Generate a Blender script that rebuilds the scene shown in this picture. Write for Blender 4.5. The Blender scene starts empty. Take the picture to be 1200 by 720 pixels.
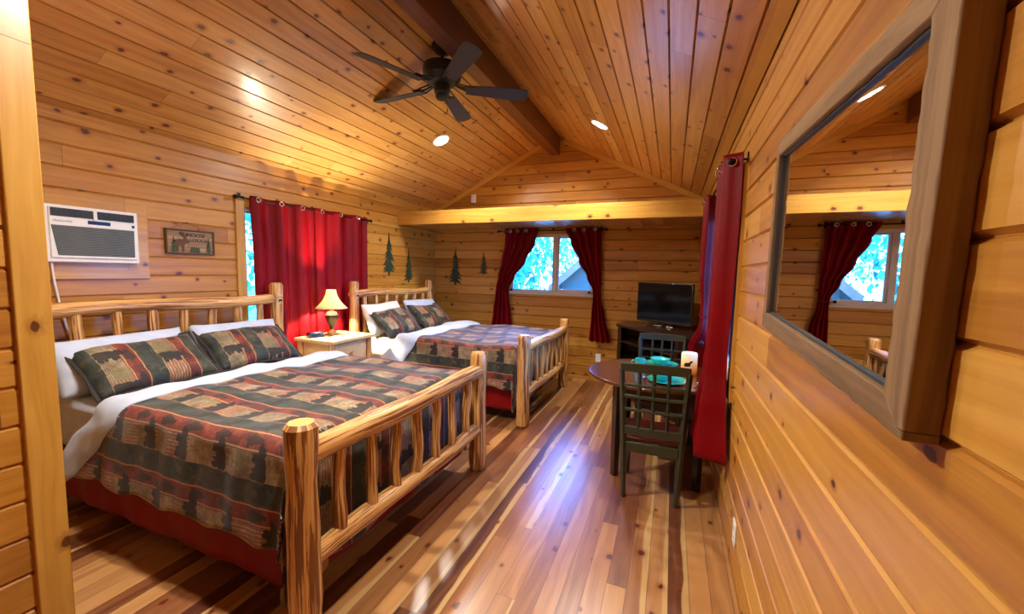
import bpy, bmesh, math, random
from mathutils import Vector, Matrix, Euler
R = math.radians
rnd = random.Random(7)
scene = bpy.context.scene
COL = scene.collection

# ------------------------------------------------------------------ dimensions (metres)
XL, XR, YB, YREAR = -3.783, 0.374, 5.934, -1.6
ZE, ZA, XA = 2.59, 3.615, -1.7045
SL = (ZA - ZE) / (XA - XL)                 # roof slope (rise / run)
CS = math.hypot(1, SL)                     # slope length per metre of x
PITCH, VOFF = 0.144, 0.055                 # wall boards
CAM_H = 1.58

# ------------------------------------------------------------------ node helpers
class X:
    """tiny expression wrapper building Math nodes"""
    def __init__(s, nt, sock): s.nt, s.s = nt, sock
    def _m(s, op, *a, clamp=False):
        n = s.nt.nodes.new('ShaderNodeMath'); n.operation = op; n.use_clamp = clamp
        for i, v in enumerate((s,) + a):
            if isinstance(v, X): s.nt.links.new(v.s, n.inputs[i])
            else: n.inputs[i].default_value = v
        return X(s.nt, n.outputs[0])
    def __add__(s, o): return s._m('ADD', o)
    def __sub__(s, o): return s._m('SUBTRACT', o)
    def __mul__(s, o): return s._m('MULTIPLY', o)
    def __truediv__(s, o): return s._m('DIVIDE', o)
    def floor(s): return s._m('FLOOR')
    def fract(s): return s._m('FRACT')
    def abs(s): return s._m('ABSOLUTE')
    def mx(s, o): return s._m('MAXIMUM', o)
    def mn(s, o): return s._m('MINIMUM', o)
    def lt(s, o): return s._m('LESS_THAN', o)
    def gt(s, o): return s._m('GREATER_THAN', o)
    def pw(s, o): return s._m('POWER', o)
    def sq(s): return s._m('SQRT')
    def rng(s, a, b, c=0.0, d=1.0, smooth=True):
        n = s.nt.nodes.new('ShaderNodeMapRange')
        if smooth: n.interpolation_type = 'SMOOTHSTEP'
        s.nt.links.new(s.s, n.inputs[0])
        for i, v in enumerate((a, b, c, d)): n.inputs[i + 1].default_value = v
        return X(s.nt, n.outputs[0])

def new_mat(name):
    m = bpy.data.materials.new(name); m.use_nodes = True
    nt = m.node_tree; b = nt.nodes['Principled BSDF']
    return m, nt, b
def coords(nt, kind='UV'):
    tc = nt.nodes.new('ShaderNodeTexCoord'); sp = nt.nodes.new('ShaderNodeSeparateXYZ')
    nt.links.new(tc.outputs[kind], sp.inputs[0])
    return [X(nt, o) for o in sp.outputs]
def vec(nt, a, b, c):
    n = nt.nodes.new('ShaderNodeCombineXYZ')
    for i, v in enumerate((a, b, c)):
        if isinstance(v, X): nt.links.new(v.s, n.inputs[i])
        else: n.inputs[i].default_value = v
    return n.outputs[0]
def noise(nt, v, scale=1, detail=3, rough=.5, dist=0):
    n = nt.nodes.new('ShaderNodeTexNoise')
    n.inputs['Scale'].default_value = scale; n.inputs['Detail'].default_value = detail
    n.inputs['Roughness'].default_value = rough; n.inputs['Distortion'].default_value = dist
    nt.links.new(v, n.inputs['Vector']); return X(nt, n.outputs[0])
def white(nt, v):
    n = nt.nodes.new('ShaderNodeTexWhiteNoise'); n.noise_dimensions = '3D'
    nt.links.new(v, n.inputs['Vector']); return X(nt, n.outputs['Value'])
def ramp(nt, fac, stops):
    n = nt.nodes.new('ShaderNodeValToRGB'); nt.links.new(fac.s, n.inputs[0])
    e = n.color_ramp.elements
    while len(e) < len(stops): e.new(.5)
    for i, (p, c) in enumerate(stops): e[i].position = p; e[i].color = (*c, 1)
    return n.outputs[0]
def mix(nt, fac, a, b, mode='MIX'):
    n = nt.nodes.new('ShaderNodeMix'); n.data_type = 'RGBA'; n.blend_type = mode
    if isinstance(fac, X): nt.links.new(fac.s, n.inputs[0])
    else: n.inputs[0].default_value = fac
    for i, v in ((6, a), (7, b)):
        if isinstance(v, tuple): n.inputs[i].default_value = (*v, 1)
        else: nt.links.new(v, n.inputs[i])
    return n.outputs[2]
def bump(nt, b, h, dist=.002, strength=1.0):
    n = nt.nodes.new('ShaderNodeBump'); n.inputs['Distance'].default_value = dist
    n.inputs['Strength'].default_value = strength
    nt.links.new(h.s, n.inputs['Height']); nt.links.new(n.outputs[0], b.inputs['Normal'])
def srgb(r, g, b):
    return tuple((c / 255 / 12.92 if c / 255 <= .04045 else ((c / 255 + .055) / 1.055) ** 2.4) for c in (r, g, b))
def plain(name, col, rough=.5, metal=0, coat=0, var=.12, vscale=8, bumpd=0, bscale=60, **kw):
    m, nt, b = new_mat(name)
    tc = nt.nodes.new('ShaderNodeTexCoord')
    n = noise(nt, tc.outputs['Object'], vscale, 4)
    dark = tuple(c * (1 - var) for c in col); lite = tuple(min(1, c * (1 + var)) for c in col)
    nt.links.new(ramp(nt, n, [(.3, dark), (.7, lite)]), b.inputs['Base Color'])
    b.inputs['Roughness'].default_value = rough; b.inputs['Metallic'].default_value = metal
    b.inputs['Coat Weight'].default_value = coat; b.inputs['Coat Roughness'].default_value = .12
    for k, v in kw.items(): b.inputs[k.replace('_', ' ')].default_value = v
    if bumpd:
        bump(nt, b, noise(nt, tc.outputs['Object'], bscale, 3), bumpd)
    return m

def plank_mat(name, palette, pitch, blen, knots=.5, rough=.4, coat=.3, coat_rough=.15, gap=0.0, grain=1.0, boardvar=1.0, sap=0.0):
    """boards in UV metres: u along, v across"""
    m, nt, b = new_mat(name)
    u, v, _ = coords(nt, 'UV')
    row = (v / pitch).floor()
    rr = white(nt, vec(nt, row, 3.7, 1.1))
    uo = u / blen + rr * 9.13
    bi = uo.floor()
    br = white(nt, vec(nt, row, bi, 5.3))
    br2 = white(nt, vec(nt, row, bi, 9.9))
    fv = (v / pitch).fract()
    # cathedral-ish grain: stretched noise with low-frequency warp
    warp = noise(nt, vec(nt, u * 1.3, v * 6, br * 40), 1, 2)
    g1 = noise(nt, vec(nt, u * 1.1 + warp * .6, v * 42 + warp * 5.0, br * 60), 1, 4, .6)
    g2 = noise(nt, vec(nt, u * 5, v * 190, br * 60), 1, 2, .5)
    rings = ((v * 95 + warp * 16 + br * 20)._m('SINE') * .5 + .5).pw(2.0)
    f = (br - .5) * (.42 * boardvar) + (g1 - .5) * (.55 * grain) + (g2 - .5) * (.16 * grain) + (rings - .3) * (.09 * grain) + .5
    col = ramp(nt, f, [(.12, palette[0]), (.5, palette[1]), (.88, palette[2])])
    if sap:   # pale sapwood streak running along one edge of a board
        edge = fv + (noise(nt, vec(nt, u * 1.3, row * 3.1, br2 * 30), 1, 3) - .5) * 1.1
        sm = edge.rng(.66, .76) * br2.gt(1 - sap)
        col = mix(nt, sm * .85, col, palette[3])
    blot = noise(nt, vec(nt, u * 1.6, v * 7, br * 25), 1, 3, .6)
    col = mix(nt, blot.rng(.5, .75) * .35, col, palette[0])
    col = mix(nt, blot.rng(.48, .28) * .3, col, palette[2])
    col = mix(nt, br2 * (.14 * boardvar), col, palette[1], 'MULTIPLY') if boardvar > .9 else col
    # knots
    vo = nt.nodes.new('ShaderNodeTexVoronoi'); vo.voronoi_dimensions = '2D'
    vo.inputs['Scale'].default_value = 1; vo.inputs['Randomness'].default_value = .85
    nt.links.new(vec(nt, u * 4.6 + br * 17, v * 6.4 + warp * .3, 0.0), vo.inputs['Vector'])
    d = X(nt, vo.outputs['Distance'])
    sc = nt.nodes.new('ShaderNodeSeparateColor'); nt.links.new(vo.outputs['Color'], sc.inputs[0])
    on = X(nt, sc.outputs[0]).lt(knots)
    size = X(nt, sc.outputs[1]) * .07 + .04
    kd = d / size * (noise(nt, vec(nt, u * 40, v * 90, 1.0), 1, 2) * 1.1 + .45)
    halo = kd.rng(2.6, .9) * on
    core = kd.rng(1.15, .75) * on
    col = mix(nt, halo * .5, col, srgb(138, 70, 26))
    col = mix(nt, core * .9, col, srgb(74, 28, 8))
    # board end joints / gaps
    je = (uo.fract() - .5).abs().rng(.5 - .0016 / blen, .5 - .0006 / blen)
    if gap:
        ge = (fv - .5).abs().rng(.5 - gap / pitch, .5 - gap * .4 / pitch)
        je = je.mx(ge)
    col = mix(nt, je * .75, col, srgb(48, 22, 8))
    nt.links.new(col, b.inputs['Base Color'])
    b.inputs['Roughness'].default_value = rough
    b.inputs['Coat Weight'].default_value = coat; b.inputs['Coat Roughness'].default_value = coat_rough
    hgt = g1 * .5 + (g2 * .15) - core * .3 - je * 1.2
    bump(nt, b, hgt, .0008, .6)
    return m

def log_mat(name, base=((176, 118, 54), (208, 156, 86), (230, 194, 130)), dark=(58, 28, 12), streak=.5):
    """peeled log, UV: u around (0-1), v along in metres"""
    m, nt, b = new_mat(name)
    u, v, _ = coords(nt, 'UV')
    oi = nt.nodes.new('ShaderNodeObjectInfo'); rn = X(nt, oi.outputs['Random'])
    ang = u * 6.28318
    cx, sx = ang._m('COSINE'), ang._m('SINE')
    w = noise(nt, vec(nt, cx * 1.6, sx * 1.6, v * 1.4 + rn * 30), 1, 3)
    g = noise(nt, vec(nt, cx * 9, sx * 9, v * 2.2 + rn * 30 + w * 1.5), 1, 4, .6)
    st = noise(nt, vec(nt, cx * 3.4 + w, sx * 3.4, v * 2.0 + rn * 50), 1, 4, .62, .4)
    col = ramp(nt, g, [(.3, srgb(*base[0])), (.5, srgb(*base[1])), (.7, srgb(*base[2]))])
    sm = st.rng(.505, .565)
    col = mix(nt, sm * .9, col, srgb(*dark))
    col = mix(nt, st.rng(.47, .56) * .32, col, srgb(176, 96, 38))
    nt.links.new(col, b.inputs['Base Color'])
    b.inputs['Roughness'].default_value = .38
    b.inputs['Coat Weight'].default_value = .25; b.inputs['Coat Roughness'].default_value = .2
    bump(nt, b, g * .5 - sm * .6, .003, .7)
    return m

def plaid_mat(name, scale=1.0):
    """rustic patchwork with bears and pines.  UV metres: u along the stripes, v across them"""
    m, nt, b = new_mat(name)
    u, v, _ = coords(nt, 'UV')
    tc = nt.nodes.new('ShaderNodeTexCoord')
    wob = noise(nt, tc.outputs['UV'], 9, 3)
    PU, PV = .27, .305
    v2 = v + (wob - .5) * .012
    u2 = u + (wob - .5) * .008
    fq = (v2 / PV).fract()
    pi = (u2 / .085).floor(); qi = (v2 / .06).floor()
    pr = white(nt, vec(nt, pi, (v2 / PV).floor(), 1.0))
    pr2 = white(nt, vec(nt, pi, qi, 4.0))
    fine = noise(nt, vec(nt, u * 60, v * 60, 0.0), 1, 4, .7)
    med = noise(nt, vec(nt, u * 14, v * 14, 2.0), 1, 4, .7)
    hatch = (((u2 + v2) * 330)._m('SINE') * ((u2 - v2) * 330)._m('SINE')).gt(.1)
    lines = (v2 * 360)._m('SINE').gt(0.1)
    cream = ramp(nt, med, [(.3, srgb(100, 82, 56)), (.5, srgb(146, 126, 94)), (.7, srgb(184, 164, 128))])
    cream = mix(nt, (pr.lt(.33) * hatch) * .75, cream, srgb(58, 50, 36))
    cream = mix(nt, (pr.gt(.62) * lines) * .8, cream, srgb(138, 48, 34))
    cream = mix(nt, pr2.gt(.8) * .5, cream, srgb(108, 98, 52))
    red = ramp(nt, med, [(.3, srgb(66, 22, 16)), (.52, srgb(114, 40, 28)), (.7, srgb(138, 66, 40))])
    red = mix(nt, pr2.lt(.28) * .55, red, srgb(64, 26, 22))
    red = mix(nt, ((fq - .40).abs().lt(.012)).mx((fq - .64).abs().lt(.01)) * .7, red, srgb(196, 150, 96))
    grn = ramp(nt, med, [(.3, srgb(22, 24, 20)), (.5, srgb(48, 52, 42)), (.72, srgb(92, 86, 62))])
    grn = mix(nt, pr2.gt(.7) * .6, grn, srgb(34, 56, 50))
    e1 = fq.rng(.36, .385); e2 = fq.rng(.655, .68); e0 = fq.rng(.985, 1.0)
    col = mix(nt, e1, cream, red); col = mix(nt, e2, col, grn); col = mix(nt, e0, col, cream)
    # animals: local coordinates inside a tile, body axis across the stripes
    def ell(cx, cy, rx, ry):
        return ((((uu - cx) / rx).pw(2.0)) + (((vv - cy) / ry).pw(2.0)))
    row = (v2 / PV).floor()
    sh = row * .37
    uu = ((u2 / PU + sh).fract() - .5) * PU
    vv = (fq - .18) * PV
    bear = ell(0., 0., .034, .058)
    for a in ((.004, .062, .024, .024), (-.010, .084, .012, .017), (-.036, -.036, .024, .015), (-.036, .032, .024, .014), (-.034, -.010, .02, .010), (-.034, .050, .022, .009), (.024, .058, .008, .008), (.008, -.03, .03, .034)):
        bear = bear.mn(ell(*a))
    bm_ = bear.rng(1.12, .9)
    uu = ((u2 / .21 + sh + .3).fract() - .5) * .21
    vv = (fq - .52) * PV
    tr = None
    for k in range(4):
        e = ell(-.03 + k * .022, 0., .016, .03 - k * .006)
        e = e.mn(ell(-.045 + k * .022, 0., .014, .008))
        tr = e if tr is None else tr.mn(e)
    tm = tr.rng(1.15, .9)
    uu = ((u2 / .26 + sh + .6).fract() - .5) * .26
    vv = (fq - .83) * PV
    mo = ell(0., 0., .026, .042)
    for a in ((.02, .044, .016, .014), (.044, .04, .012, .026), (-.034, -.028, .026, .006), (-.034, .024, .026, .006)):
        mo = mo.mn(ell(*a))
    mm = mo.rng(1.15, .9)
    col = mix(nt, bm_ * .95, col, srgb(14, 13, 13))
    col = mix(nt, tm * .85, col, srgb(28, 26, 22))
    col = mix(nt, mm * .75, col, srgb(16, 24, 26))
    col = mix(nt, fine.rng(.35, .7) * .35, col, srgb(40, 34, 26))
    nt.links.new(col, b.inputs['Base Color'])
    b.inputs['Roughness'].default_value = .75
    b.inputs['Sheen Weight'].default_value = .3; b.inputs['Sheen Roughness'].default_value = .35
    bump(nt, b, fine, .001, .5)
    return m

def cloth_mat(name, col, trans=0.0, rough=.7, sheen=.2, weave=900, var=.1):
    m, nt, b = new_mat(name)
    tc = nt.nodes.new('ShaderNodeTexCoord')
    n = noise(nt, tc.outputs['Object'], 6, 4)
    c = ramp(nt, n, [(.3, tuple(x * (1 - var) for x in col)), (.7, tuple(min(1, x * (1 + var)) for x in col))])
    nt.links.new(c, b.inputs['Base Color'])
    b.inputs['Roughness'].default_value = rough; b.inputs['Sheen Weight'].default_value = sheen
    b.inputs['Specular IOR Level'].default_value = .18
    bump(nt, b, noise(nt, tc.outputs['Object'], weave, 2), .0006, .3)
    if trans:
        t = nt.nodes.new('ShaderNodeBsdfTranslucent'); nt.links.new(c, t.inputs[0])
        ms = nt.nodes.new('ShaderNodeMixShader'); ms.inputs[0].default_value = trans
        nt.links.new(b.outputs[0], ms.inputs[1]); nt.links.new(t.outputs[0], ms.inputs[2])
        nt.links.new(ms.outputs[0], nt.nodes['Material Output'].inputs[0])
    return m
def emit_mat(name, col, strength):
    m, nt, b = new_mat(name)
    b.inputs['Base Color'].default_value = (*col, 1)
    b.inputs['Emission Color'].default_value = (*col, 1); b.inputs['Emission Strength'].default_value = strength
    return m

# ------------------------------------------------------------------ materials
M = {}
M['siding'] = plank_mat('pine_siding', [srgb(146, 88, 24), srgb(194, 136, 48), srgb(216, 164, 76)], PITCH, 4.6, .4, .42, .18, .25)
M['ceil'] = plank_mat('pine_ceiling', [srgb(150, 96, 40), srgb(200, 146, 72), srgb(226, 180, 106)], .137, 3.4, .5, .36, .45, .2)
M['floor'] = plank_mat('plank_floor', [srgb(88, 42, 22), srgb(146, 92, 52), srgb(190, 140, 84), srgb(216, 182, 118)], .098, 1.9, .35, .3, 1.0, .28, gap=.0018, grain=1.0, boardvar=2.3, sap=.34)
M['trim'] = plank_mat('pine_trim', [srgb(158, 102, 32), srgb(202, 150, 60), srgb(222, 176, 88)], .6, 6, .12, .38, .3, .2, boardvar=.4)
M['beam'] = plank_mat('ridge_beam', [srgb(62, 26, 9), srgb(98, 48, 18), srgb(122, 66, 28)], 1.2, 9, .05, .4, .25, .2, boardvar=.4)
M['grey_wood'] = plank_mat('weathered_barn_wood', [srgb(78, 56, 34), srgb(132, 100, 62), srgb(164, 132, 90)], .5, 5, .18, .75, 0, .5, boardvar=.4, grain=1.4)
M['log'] = log_mat('peeled_log')
M['plaid'] = plaid_mat('lodge_patchwork')
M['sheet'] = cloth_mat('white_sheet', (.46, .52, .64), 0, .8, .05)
M['cream'] = cloth_mat('cream_lamplit_sheet', (.64, .62, .54), 0, .8, .05)  # lamplight on the far linen painted into the cream; box springs share it
M['skirt'] = cloth_mat('red_skirt', srgb(126, 4, 5), 0, .55, .03)
M['curtain'] = cloth_mat('burgundy_curtain', srgb(122, 0, 8), .08, .5, .0)
M['dkplaid'] = plain('dark_border', srgb(34, 30, 26), .8)
M['green'] = plain('olive_green_paint', srgb(44, 50, 36), .38, coat=.15)
M['espresso'] = plain('espresso_wood', srgb(40, 20, 15), .32, coat=.3, var=.3)
M['tabletop'] = plain('mahogany_tabletop', srgb(88, 46, 16), .24, coat=.5, var=.25)
M['seatwood'] = plain('reddish_seat', srgb(92, 36, 24), .35, coat=.2)
M['blackmetal'] = plain('black_metal', srgb(22, 20, 18), .42, .6)
M['fanblack'] = plain('matte_black', srgb(24, 26, 24), .5)
M['blade'] = plain('fan_blade', srgb(50, 50, 52), .6)
M['chrome'] = plain('chrome', (.8, .8, .8), .12, 1)
M['white'] = plain('white_plastic', (.80, .80, .77), .4, var=.04)
M['grille'] = plain('grey_grille', srgb(62, 68, 64), .5)
M['darkgrille'] = plain('dark_vent', srgb(46, 52, 56), .5)
M['black'] = plain('black_plastic', srgb(14, 14, 15), .25)
M['screen'] = plain('tv_screen', srgb(3, 3, 5), .1, var=0, Specular_IOR_Level=.2)
M['teal'] = plain('teal_glaze', srgb(52, 184, 158), .15, coat=.6, var=.08)
M['vinyl'] = plain('window_vinyl', srgb(214, 206, 192), .4, var=.04)
M['bronze'] = plain('dark_bronze', srgb(64, 50, 30), .4, .4)
M['gold'] = plain('aged_gold', srgb(190, 150, 84), .38, .6)
M['patina'] = plain('green_patina', srgb(44, 66, 48), .6, .2, var=.3, vscale=30)
M['steel'] = plain('steel', (.62, .62, .60), .25, 1)
M['paper'] = plain('paper', (.85, .82, .68), .7)
M['ltwood'] = plain('pale_pine', srgb(206, 168, 112), .4, coat=.3, var=.15, vscale=5)
M['signwood'] = plank_mat('sign_boards', [srgb(112, 86, 58), srgb(158, 128, 92), srgb(182, 152, 114)], .03, 1.5, .05, .7, 0, .5, gap=.0016)
M['signdark'] = plain('sign_frame', srgb(84, 58, 34), .7)
M['signtext'] = plain('dark_lettering', srgb(30, 22, 18), .7)
M['moose'] = plain('brown_moose', srgb(92, 60, 40), .7)
M['signgreen'] = plain('sign_green', srgb(60, 72, 44), .7)
M['rope'] = plain('jute', srgb(120, 84, 50), .8)
M['bark'] = plain('bark', srgb(80, 60, 46), .9, var=.4)
M['leaf'] = plain('leaves', srgb(96, 160, 130), .6, var=.45, vscale=3)
M['grass'] = plain('outdoor_ground', srgb(170, 186, 150), .9, var=.3, vscale=2)
M['housewall'] = plain('blue_grey_siding', srgb(96, 84, 72), .7)
M['fascia'] = plain('red_fascia', srgb(200, 120, 110), .6)
M['roofing'] = plain('brown_shingles', srgb(120, 90, 84), .8, var=.3, vscale=20)
M['lamp_on'] = emit_mat('lamp_lens', (1, .93, .8), 30)
M['pendant'] = M['gold']
def shade_mat():
    m, nt, b = new_mat('lamp_shade_fabric')
    tc = nt.nodes.new('ShaderNodeTexCoord')
    c = ramp(nt, noise(nt, tc.outputs['Object'], 40, 3), [(.3, srgb(240, 220, 176)), (.7, srgb(250, 236, 200))])
    nt.links.new(c, b.inputs['Base Color'])
    t = nt.nodes.new('ShaderNodeBsdfTranslucent'); nt.links.new(c, t.inputs[0])
    ms = nt.nodes.new('ShaderNodeMixShader'); ms.inputs[0].default_value = .55
    nt.links.new(b.outputs[0], ms.inputs[1]); nt.links.new(t.outputs[0], ms.inputs[2])
    nt.links.new(ms.outputs[0], nt.nodes['Material Output'].inputs[0])
    return m
M['shade'] = shade_mat()
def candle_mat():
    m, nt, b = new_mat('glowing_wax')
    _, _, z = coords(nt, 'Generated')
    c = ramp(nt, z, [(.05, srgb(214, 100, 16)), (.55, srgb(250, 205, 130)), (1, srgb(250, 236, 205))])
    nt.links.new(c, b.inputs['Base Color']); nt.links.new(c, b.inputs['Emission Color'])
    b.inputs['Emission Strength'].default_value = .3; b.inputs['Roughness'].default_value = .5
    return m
M['candle'] = candle_mat()
def glass_mat():
    m, nt, b = new_mat('window_glass')
    t = nt.nodes.new('ShaderNodeBsdfTransparent'); t.inputs[0].default_value = (.95, .97, .97, 1)
    g = nt.nodes.new('ShaderNodeBsdfGlossy'); g.inputs['Roughness'].default_value = .02
    f = nt.nodes.new('ShaderNodeFresnel'); f.inputs[0].default_value = 1.45
    tc = nt.nodes.new('ShaderNodeTexCoord')
    bp = nt.nodes.new('ShaderNodeBump'); bp.inputs['Distance'].default_value = .0005; bp.inputs['Strength'].default_value = .1
    nt.links.new(noise(nt, tc.outputs['Object'], 2, 2).s, bp.inputs['Height']); nt.links.new(bp.outputs[0], g.inputs['Normal'])
    ms = nt.nodes.new('ShaderNodeMixShader'); nt.links.new(f.outputs[0], ms.inputs[0])
    nt.links.new(t.outputs[0], ms.inputs[1]); nt.links.new(g.outputs[0], ms.inputs[2])
    nt.links.new(ms.outputs[0], nt.nodes['Material Output'].inputs[0])
    return m
M['glass'] = glass_mat()
def mirror_mat():
    m, nt, b = new_mat('mirror_glass')
    tc = nt.nodes.new('ShaderNodeTexCoord')
    nt.links.new(ramp(nt, noise(nt, tc.outputs['Object'], 3, 2), [(.3, (.86, .87, .86)), (.7, (.90, .91, .90))]), b.inputs['Base Color'])
    b.inputs['Metallic'].default_value = 1; b.inputs['Roughness'].default_value = .01
    return m
M['mirror'] = mirror_mat()

# ------------------------------------------------------------------ mesh helpers
def smooth_by_angle(me, ang=35):
    me.polygons.foreach_set('use_smooth', [True] * len(me.polygons))
    bm = bmesh.new(); bm.from_mesh(me)
    for e in bm.edges:
        if len(e.link_faces) == 2 and e.calc_face_angle(0) > R(ang): e.smooth = False
    bm.to_mesh(me); bm.free()
def obj(name, bm, mat, parent=None, loc=None, rot=None, bevel=0, smooth=True, subsurf=0, solid=0, angle=35):
    me = bpy.data.meshes.new(name)
    bmesh.ops.recalc_face_normals(bm, faces=bm.faces)
    bm.to_mesh(me); bm.free()
    if smooth: smooth_by_angle(me, angle)
    me.materials.append(M[mat] if isinstance(mat, str) else mat)
    o = bpy.data.objects.new(name, me); COL.objects.link(o)
    if parent: o.parent = parent
    if loc: o.location = loc
    if rot: o.rotation_euler = rot
    if solid:
        md = o.modifiers.new('solid', 'SOLIDIFY'); md.thickness = solid; md.offset = 0
    if bevel:
        md = o.modifiers.new('bevel', 'BEVEL'); md.width = bevel; md.segments = 2; md.limit_method = 'ANGLE'; md.angle_limit = R(40)
        md.harden_normals = False
    if subsurf:
        md = o.modifiers.new('sub', 'SUBSURF'); md.levels = subsurf; md.render_levels = subsurf
    return o
def thing(name, label, cat, loc=(0, 0, 0), rotz=0, group=None):
    o = bpy.data.objects.new(name, None); COL.objects.link(o)
    o.empty_display_size = .1
    o.location = loc; o.rotation_euler = (0, 0, rotz)
    o['label'] = label; o['category'] = cat
    if group: o['group'] = group
    return o
def tag(o, label, cat, group=None):
    o['label'] = label; o['category'] = cat
    if group: o['group'] = group
    return o
def struct(o):
    o['kind'] = 'structure'; return o
def dup(root, loc, rotz=0, label=None):
    r = root.copy(); COL.objects.link(r); r.location = loc; r.rotation_euler = (0, 0, rotz)
    if label: r['label'] = label
    for ch in list(root.children):
        c = ch.copy(); COL.objects.link(c); c.parent = r
        for g in ch.children:
            d = g.copy(); COL.objects.link(d); d.parent = c
    return r

def box(bm, a, b, mat=None, uvaxis=None):
    """box between corners a and b; UV metres with u along the longest axis"""
    a, b = Vector(a), Vector(b)
    lo = Vector(map(min, a, b)); hi = Vector(map(max, a, b))
    vs = [bm.verts.new((x, y, z)) for x in (lo.x, hi.x) for y in (lo.y, hi.y) for z in (lo.z, hi.z)]
    fs = [bm.faces.new([vs[i] for i in f]) for f in ((0, 1, 3, 2), (4, 6, 7, 5), (0, 4, 5, 1), (2, 3, 7, 6), (0, 2, 6, 4), (1, 5, 7, 3))]
    d = hi - lo; ax = max(range(3), key=lambda i: d[i]) if uvaxis is None else uvaxis
    uvl = bm.loops.layers.uv.verify(); oth = [i for i in range(3) if i != ax]
    off = lo[ax] * .37 + lo[oth[0]] * 1.3
    for f in fs:
        for l in f.loops:
            c = l.vert.co
            l[uvl].uv = (c[ax], .05 + (c[oth[0]] - lo[oth[0]]) + (c[oth[1]] - lo[oth[1]]) + off)
    if mat is not None:
        for v in vs: v.co = mat @ v.co
    return vs
def bx(*pairs, mat=None):
    bm = bmesh.new()
    for a, b in pairs: box(bm, a, b, mat)
    return bm
def frame_of(d):
    d = d.normalized(); up = Vector((0, 0, 1)) if abs(d.z) < .9 else Vector((1, 0, 0))
    s = d.cross(up).normalized(); t = s.cross(d).normalized()
    return s, t
def tube(bm, pts, rads, n=12, caps=True, seed=None, rough=0, closed=False):
    """tube along a polyline with per-point radius; UV u around, v length"""
    rr = random.Random(seed); uvl = bm.loops.layers.uv.verify()
    pts = [Vector(p) for p in pts]
    if not hasattr(rads, '__len__'): rads = [rads] * len(pts)
    rings = []; L = 0; Ls = []
    ref = None
    for i, p in enumerate(pts):
        if closed: d = pts[(i + 1) % len(pts)] - pts[i - 1]
        else: d = (pts[min(i + 1, len(pts) - 1)] - pts[max(i - 1, 0)])
        if ref is None: s, t = frame_of(d)
        else:
            t = ref - d.normalized() * ref.dot(d.normalized())
            t = t.normalized(); s = d.normalized().cross(t).normalized()
        ref = t
        if i: L += (p - pts[i - 1]).length
        Ls.append(L)
        ring = []
        for k in range(n):
            a = 2 * math.pi * k / n
            r = rads[i] * (1 + (rr.uniform(-rough, rough) if rough else 0))
            ring.append(bm.verts.new(p + (s * math.cos(a) + t * math.sin(a)) * r))
        rings.append(ring)
    m = len(pts)
    for i in range(m if closed else m - 1):
        j = (i + 1) % m
        for k in range(n):
            k2 = (k + 1) % n
            f = bm.faces.new((rings[i][k], rings[i][k2], rings[j][k2], rings[j][k]))
            us = (k / n, (k + 1) / n, (k + 1) / n, k / n); vs_ = (Ls[i], Ls[i], Ls[j] if j else Ls[i] + .01, Ls[j] if j else Ls[i] + .01)
            for l, uu, vv in zip(f.loops, us, vs_): l[uvl].uv = (uu, vv)
    if caps and not closed:
        for ring in (rings[0], rings[-1]):
            f = bm.faces.new(ring)
            for l in f.loops: l[uvl].uv = (.3, .1)
    return bm
def log(p0, p1, r, seed=0, taper=0, n=14, segs=10, bend=.006, ends=True, rough=.035, knob=0):
    """one irregular peeled log with rounded ends"""
    rr = random.Random(seed); p0, p1 = Vector(p0), Vector(p1); d = p1 - p0; s, t = frame_of(d)
    ph = [rr.uniform(0, 6.28) for _ in range(6)]
    pts, rads = [], []
    if ends: pts.append(p0); rads.append(r * .8)
    for i in range(segs + 1):
        f = i / segs
        ff = (.02 + f * .96) if ends else f
        off = s * math.sin(f * 4 + ph[0]) * bend + t * math.sin(f * 5 + ph[1]) * bend
        pts.append(p0 + d * ff + off * min(1, 4 * f, 4 * (1 - f)))
        rads.append(r * (1 - taper * f) * (1 + .05 * math.sin(f * 9 + ph[2]) + .03 * math.sin(f * 17 + ph[3])))
    if ends: pts.append(p1); rads.append(r * .8 * (1 - taper))
    bm = bmesh.new(); tube(bm, pts, rads, n, True, seed, rough)
    return bm
def lathe(bm, prof, n=32, origin=(0, 0, 0)):
    """profile of (r, z)"""
    o = Vector(origin); rings = []
    uvl = bm.loops.layers.uv.verify()
    for r, z in prof:
        if r < 1e-5: rings.append([bm.verts.new(o + Vector((0, 0, z)))])
        else: rings.append([bm.verts.new(o + Vector((r * math.cos(2 * math.pi * k / n), r * math.sin(2 * math.pi * k / n), z))) for k in range(n)])
    for a, b in zip(rings, rings[1:]):
        for k in range(n):
            k2 = (k + 1) % n
            if len(a) == 1 and len(b) == 1: continue
            if len(a) == 1: bm.faces.new((a[0], b[k2], b[k]))
            elif len(b) == 1: bm.faces.new((a[k], a[k2], b[0]))
            else: bm.faces.new((a[k], a[k2], b[k2], b[k]))
    return bm
def prism(bm, poly, axis_vec, mat=None):
    """extrude a planar polygon (3D points) along axis_vec"""
    a = [Vector(p) for p in poly]; e = Vector(axis_vec)
    v0 = [bm.verts.new(p) for p in a]; v1 = [bm.verts.new(p + e) for p in a]
    bm.faces.new(v0); bm.faces.new(list(reversed(v1)))
    n = len(a)
    for i in range(n): bm.faces.new((v0[i], v1[i], v1[(i + 1) % n], v0[(i + 1) % n]))
    if mat is not None:
        for v in v0 + v1: v.co = mat @ v.co
    return bm
def torus(bm, c, axis, R1, r, n=20, m=8):
    c = Vector(c); s, t = frame_of(Vector(axis))
    pts = [c + (s * math.cos(2 * math.pi * k / n) + t * math.sin(2 * math.pi * k / n)) * R1 for k in range(n)]
    return tube(bm, pts, r, m, False, closed=True)
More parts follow.
